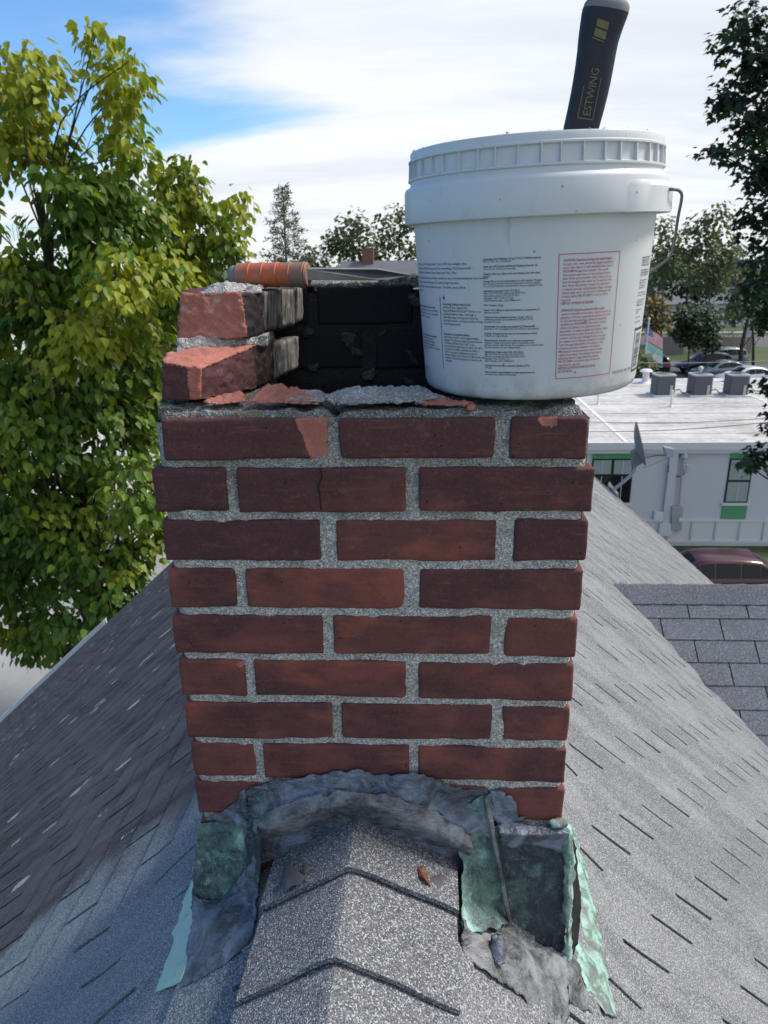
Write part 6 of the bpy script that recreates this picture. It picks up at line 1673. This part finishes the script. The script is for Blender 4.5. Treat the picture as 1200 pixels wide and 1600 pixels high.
# left catalpa
YA = 12.5
A_ = [(42, 128, 66, 48), (-10, 200, 80, 80), (62, 215, 62, 55), (150, 52, 11, 20), (166, 92, 22, 30), (203, 95, 16, 30), (190, 140, 34, 42), (185, 200, 44, 40), (205, 245, 40, 28),
      (150, 300, 85, 42), (95, 300, 50, 50), (120, 370, 90, 50), (210, 350, 60, 50), (45, 420, 60, 40), (80, 470, 100, 60), (190, 440, 80, 62), (255, 425, 35, 45), (30, 560, 75, 70), (130, 560, 90, 70), (215, 545, 50, 60),
      (50, 670, 80, 70), (150, 660, 85, 70), (225, 650, 40, 70), (30, 790, 70, 60), (120, 770, 90, 70), (210, 770, 55, 70), (215, 850, 45, 30), (60, 890, 70, 55), (160, 860, 80, 55), (60, 985, 55, 42), (130, 950, 60, 55), (95, 1025, 35, 26), (-40, 500, 60, 120), (-50, 330, 50, 70), (10, 640, 60, 60), (5, 730, 60, 60), (0, 850, 60, 70), (20, 950, 60, 60), (100, 850, 60, 60), (-50, 900, 60, 120), (190, 930, 55, 45), (235, 820, 35, 50), (90, 640, 60, 60)]
blA = [px_blob(x, y, rx, ry, YA + ((i * 7) % 5 - 2) * .35) for i, (x, y, rx, ry) in enumerate(A_)]
bA = atz(110, 1150, GZ); bA = np.array([at(110, 900, YA)[0], YA + .4, GZ])
def tone_cat(P_):
    n = fbm(P_, .55, 2, 4); yb = np.clip(n + .22, 0, 1) * .95
    return yb + .04 * (P_[:, 2] > 0)
eA, PA, rgA = tree('tall catalpa with large yellow green heart shaped leaves and hanging pods, at the left edge', bA, blA, T_HEART, .138, 1.45, .24, 14, M['leaf_cat'], M['bark'], .17, 11, droop=1.0, group='catalpa trees on the left', name='catalpa_tree', parts=298, tone_fn=tone_cat, trunk_top=at(60, 300, YA + .3), fork=.30, sub=2, shell=.35)
pods(eA, PA, rgA, 120, 650)
YB = 14.5
B_ = [(292, 262, 20, 26), (285, 310, 36, 40), (300, 360, 50, 45), (345, 345, 26, 30), (372, 330, 18, 26), (355, 390, 32, 42), (320, 430, 50, 40), (265, 400, 40, 60), (255, 290, 22, 30), (300, 480, 60, 50), (240, 480, 50, 60), (300, 560, 60, 60), (240, 600, 60, 70), (300, 690, 60, 80)]
blB = [px_blob(x, y, rx, ry, YB + ((i * 5) % 4 - 1.5) * .3) for i, (x, y, rx, ry) in enumerate(B_)]
bBp = np.array([at(300, 700, YB)[0], YB + .4, GZ])
eB, PB, rgB = tree('shorter green catalpa with hanging pods between the tall catalpa and the chimney', bBp, blB, T_HEART, .138, 1.45, .24, 14, M['leaf_cat'], M['bark'], .14, 12, droop=1.0, group='catalpa trees on the left', name='catalpa_tree', parts=298, tone_fn=lambda P_: tone_cat(P_) - .08, fork=.35, sub=2, shell=.35)
pods(eB, PB, rgB, 80, 260)

# dark maple at the right edge
YM = 10.5
M_ = [(1172, 25, 38, 40), (1150, 70, 24, 30), (1195, 90, 45, 50), (1160, 130, 40, 34), (1140, 165, 26, 16), (1180, 180, 45, 40), (1135, 172, 22, 13), (1185, 232, 50, 34), (1140, 236, 28, 13), (1118, 238, 14, 8), (1190, 285, 36, 26), (1200, 330, 40, 26), (1200, 370, 34, 24), (1188, 410, 30, 22), (1180, 450, 34, 26), (1205, 490, 34, 28), (1195, 430, 30, 30),
      (1200, 600, 9, 18), (1182, 714, 14, 12), (1198, 700, 14, 20), (1168, 726, 11, 9), (1260, 200, 70, 150), (1290, 450, 80, 120), (1280, 60, 80, 80), (1250, 650, 45, 80), (1340, 300, 80, 200)]
blM = [px_blob(x, y, rx, ry, YM + ((i * 3) % 4 - 1.5) * .2) for i, (x, y, rx, ry) in enumerate(M_)]
bM = np.array([at(1480, 700, YM)[0], YM + .5, GZ])
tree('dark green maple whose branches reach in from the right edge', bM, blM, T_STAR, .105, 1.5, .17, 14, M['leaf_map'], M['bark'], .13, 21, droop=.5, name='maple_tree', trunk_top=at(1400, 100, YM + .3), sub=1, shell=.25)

# distant trees seen between the chimney, the bucket and the maple
def bgt(label, px_, ytop, ybot, wpx, Y, seed, m='leaf_bg', leaf=.34, dens=.30, bark='bark', r0=.15, blobs=None, T=T_FOLD, shell=.4, clump=.55, per=9, group='distant trees', name='tree', **kw):
    rng = np.random.default_rng(seed)
    if blobs is None:
        blobs = []; H = ybot - ytop
        for k in range(9):
            t = (k + .5) / 9; y = ytop + H * (.10 + .75 * t); wd = wpx * (.30 + .70 * math.sin(math.pi * min(1, .18 + t * .72)))
            blobs.append((px_ + rng.normal() * wd * .28, y, wd * .30 + 4, H * .13 + 3))
    bl = [px_blob(x, y, rx, ry, Y + rng.normal() * .5) for x, y, rx, ry in blobs]
    base = np.array([at(px_, ybot, Y)[0], Y, GZ])
    return tree(label, base, bl, T, leaf * 1.15, dens * 9.0, clump, per, M[m], M[bark], r0, seed, group=group, name=name, shell=shell, sub=3, **kw)
bgt('broad loose green tree left of the small brick house chimney', 550, 332, 420, 88, 74, 31, leaf=.42, blobs=[(552, 350, 22, 15), (525, 365, 20, 14), (575, 375, 22, 18), (545, 385, 35, 16), (590, 395, 18, 16), (520, 392, 14, 12), (560, 402, 40, 14)], clump=.8)
bgt('green tree rising behind the distant house roof, touching the bucket', 618, 318, 420, 80, 76, 32, leaf=.42, blobs=[(628, 335, 18, 16), (600, 352, 18, 14), (640, 362, 20, 22), (610, 380, 24, 18), (640, 395, 20, 20)], clump=.8)
bgt('low rounded bush-like tree between the bare conifer and the broad tree', 485, 385, 425, 50, 90, 33, leaf=.5, blobs=[(480, 398, 18, 12), (500, 408, 22, 10), (470, 412, 20, 10)], clump=.9)
bgt('tall open pale tree right of the bucket', 1110, 315, 480, 90, 80, 34, leaf=.42, dens=.22, bark='barkp', blobs=[(1118, 335, 20, 18), (1095, 355, 24, 16), (1130, 365, 26, 20), (1085, 385, 24, 18), (1112, 395, 30, 22), (1140, 400, 26, 20), (1100, 430, 34, 22), (1135, 440, 28, 20)], clump=.8)
bgt('open tree just right of the bucket rim', 1040, 335, 480, 70, 82, 35, leaf=.42, dens=.22, bark='barkp', blobs=[(1035, 352, 22, 14), (1060, 370, 24, 18), (1030, 385, 24, 20), (1058, 410, 28, 20), (1035, 425, 24, 22)], clump=.8)
bgt('dense green tree under the tall open tree', 1075, 410, 490, 90, 86, 36, m='leaf_bgd', leaf=.45, blobs=[(1070, 430, 30, 18), (1100, 445, 30, 18), (1050, 450, 26, 16), (1085, 455, 34, 14)], clump=.9)
bgt('yellowing tree beside the maple with orange patches', 1180, 395, 560, 80, 66, 37, leaf=.36, dens=.26, blobs=[(1165, 420, 22, 18), (1185, 445, 24, 20), (1170, 480, 30, 14), (1195, 500, 22, 16), (1145, 490, 22, 10), (1160, 460, 20, 14)], clump=.6, tone_fn=lambda P_: .25)
bgt('small tree with red and orange autumn leaves right of the bucket', 1025, 455, 545, 50, 60, 38, m='leaf_red', leaf=.30, r0=.10, blobs=[(1022, 470, 16, 12), (1035, 488, 18, 14), (1015, 497, 14, 14), (1030, 510, 16, 10)], clump=.5)
bgt('rounded dark green tree in front of the grey fence', 1078, 470, 560, 70, 62, 39, m='leaf_bgd', leaf=.28, r0=.10, dens=.5, blobs=[(1075, 490, 22, 16), (1070, 510, 24, 18), (1080, 530, 18, 16), (1092, 500, 16, 18)], clump=.5, shell=.2)
bgt('second dark green tree beside the rounded one at the fence', 1105, 478, 560, 40, 63, 40, m='leaf_bgd', leaf=.28, r0=.10, dens=.5, blobs=[(1108, 495, 16, 16), (1106, 520, 17, 18), (1112, 540, 12, 10)], clump=.5, shell=.2)
bgt('forked street tree with bare lower limbs beside the road', 1158, 470, 572, 60, 64, 41, leaf=.28, r0=.26, dens=.2, blobs=[(1140, 492, 20, 10), (1160, 482, 22, 10), (1185, 490, 24, 10), (1195, 505, 16, 8)], clump=.5, fork=.2)
bgt('young yellow green shrub beside the white roof vent', 1004, 530, 610, 26, 41, 42, leaf=.16, r0=.05, blobs=[(1000, 565, 12, 14), (1010, 578, 12, 12), (998, 590, 12, 12), (1012, 560, 8, 10)], clump=.25, tone_fn=lambda P_: .35, dens=.4)
# thin, nearly bare conifer
rng = np.random.default_rng(5); Yc = 62.0
cb_ = np.array([at(447, 420, Yc)[0], Yc, GZ]); con = tag(empty('conifer_tree', tuple(cb_)), 'thin nearly bare conifer standing alone above the orange chisel handle', 'tree', 'distant trees')
ctop = float(at(449, 290, Yc)[2]); Hc = ctop - GZ
MB().tube([(0, 0, 0), (.05, 0, Hc * .5), (.1, 0, Hc)], [.22, .14, .02], 8).build('trunk', M['barkp'], con, smooth=True)
Ps, Ds = [], []
for k in range(64):
    t = .36 + .64 * (k / 64); z = Hc * t; L = (1 - t) * 5.4 * (.65 + .5 * rng.random()) + .35; a = k * 2.4 + rng.normal() * .3
    d = np.array([math.cos(a), math.sin(a), .12 - .35 * (1 - t)])
    st_ = np.array([.05 * t * 2, 0, z]); en = st_ + d * L; md = st_ + d * L * .5 + [0, 0, .12 * L]
    MB().tube([tuple(st_), tuple(md), tuple(en)], [.035, .022, .008], 4, cap=False).build('branch', M['barkp'], con)
    m_ = int(18 + L * 22)
    for q in range(m_):
        u_ = .25 + .75 * rng.random(); p_ = st_ + d * L * u_ + [0, 0, .12 * L * 4 * u_ * (1 - u_) * .25]
        Ps.append(p_ + rng.normal(size=3) * .10); Ds.append(d * .6 + rng.normal(size=3) * .8 + [0, 0, .15])
Ps = np.array(Ps); Ds = np.array(Ds)
leaves('foliage', T_NEEDLE, Ps, frames(Ds, rng.normal(size=Ds.shape), rng), .30 + .16 * rng.random(len(Ps)), .4 + .3 * rng.random(len(Ps)), M['leaf_con'], con)
# tree line closing the horizon
def belt(label, x0, x1, Y, n, seed, h0=7, h1=13):
    rng = np.random.default_rng(seed)
    for k in range(n):
        x = x0 + (x1 - x0) * (k + rng.random() * .6) / n; y = Y + rng.normal() * 8; H = h0 + (h1 - h0) * rng.random()
        bl = [(np.array([x + rng.normal() * 1.8, y + rng.normal(), GZ + H * f]), np.array([3.0, 3.0, 2.2]) * (1.25 - .5 * f)) for f in (.35, .5, .65, .8, .9)]
        tree(label, np.array([x, y, GZ]), bl, T_FOLD, .75, .60, 1.2, 9, M[['leaf_bg', 'leaf_bgd'][k % 2]], M['bark'], .28, seed * 50 + k, group='trees of the far tree line', shell=.45, sub=0)
belt('tree of the far green tree line along the horizon', -110, 140, 150, 44, 3)
belt('green tree standing behind the street on the left', -60, -12, 105, 9, 4, 7, 10)
belt('green tree in the row behind the distant pale house', 20, 80, 128, 12, 6, 8, 12)
# shrubs along the fence
def shrub(px_, py_, Y, r, h, lab, seed, m='leaf_bgd'):
    rng = np.random.default_rng(seed); b = at(px_, py_, Y); b[2] = GZ; e = empty('shrub', tuple(b)); tag(e, lab, 'shrub', None)
    MB().tube([(0, 0, 0), (.02, 0, h * .5)], [.05, .02], 6).build('stem', M['bark'], e)
    bl = [(np.array([0, 0, h * f]), np.array([r * (1.15 - f), r * (1.15 - f), h * .22])) for f in (.2, .45, .7, .9)]
    P_, D_, N__, Tn = scatter(bl, .5, .3, 10, rng, .3, .2); leaves('foliage', T_FOLD, P_, frames(D_, N__, rng), np.full(len(P_), .16), Tn, M[m], e)
shrub(1142, 540, 78, 1.1, 2.4, 'dark pointed evergreen shrub at the tan fence', 71)
shrub(1052, 540, 80, 1.1, 2.3, 'dark evergreen shrub behind the grey fence, left of the rounded tree', 72)
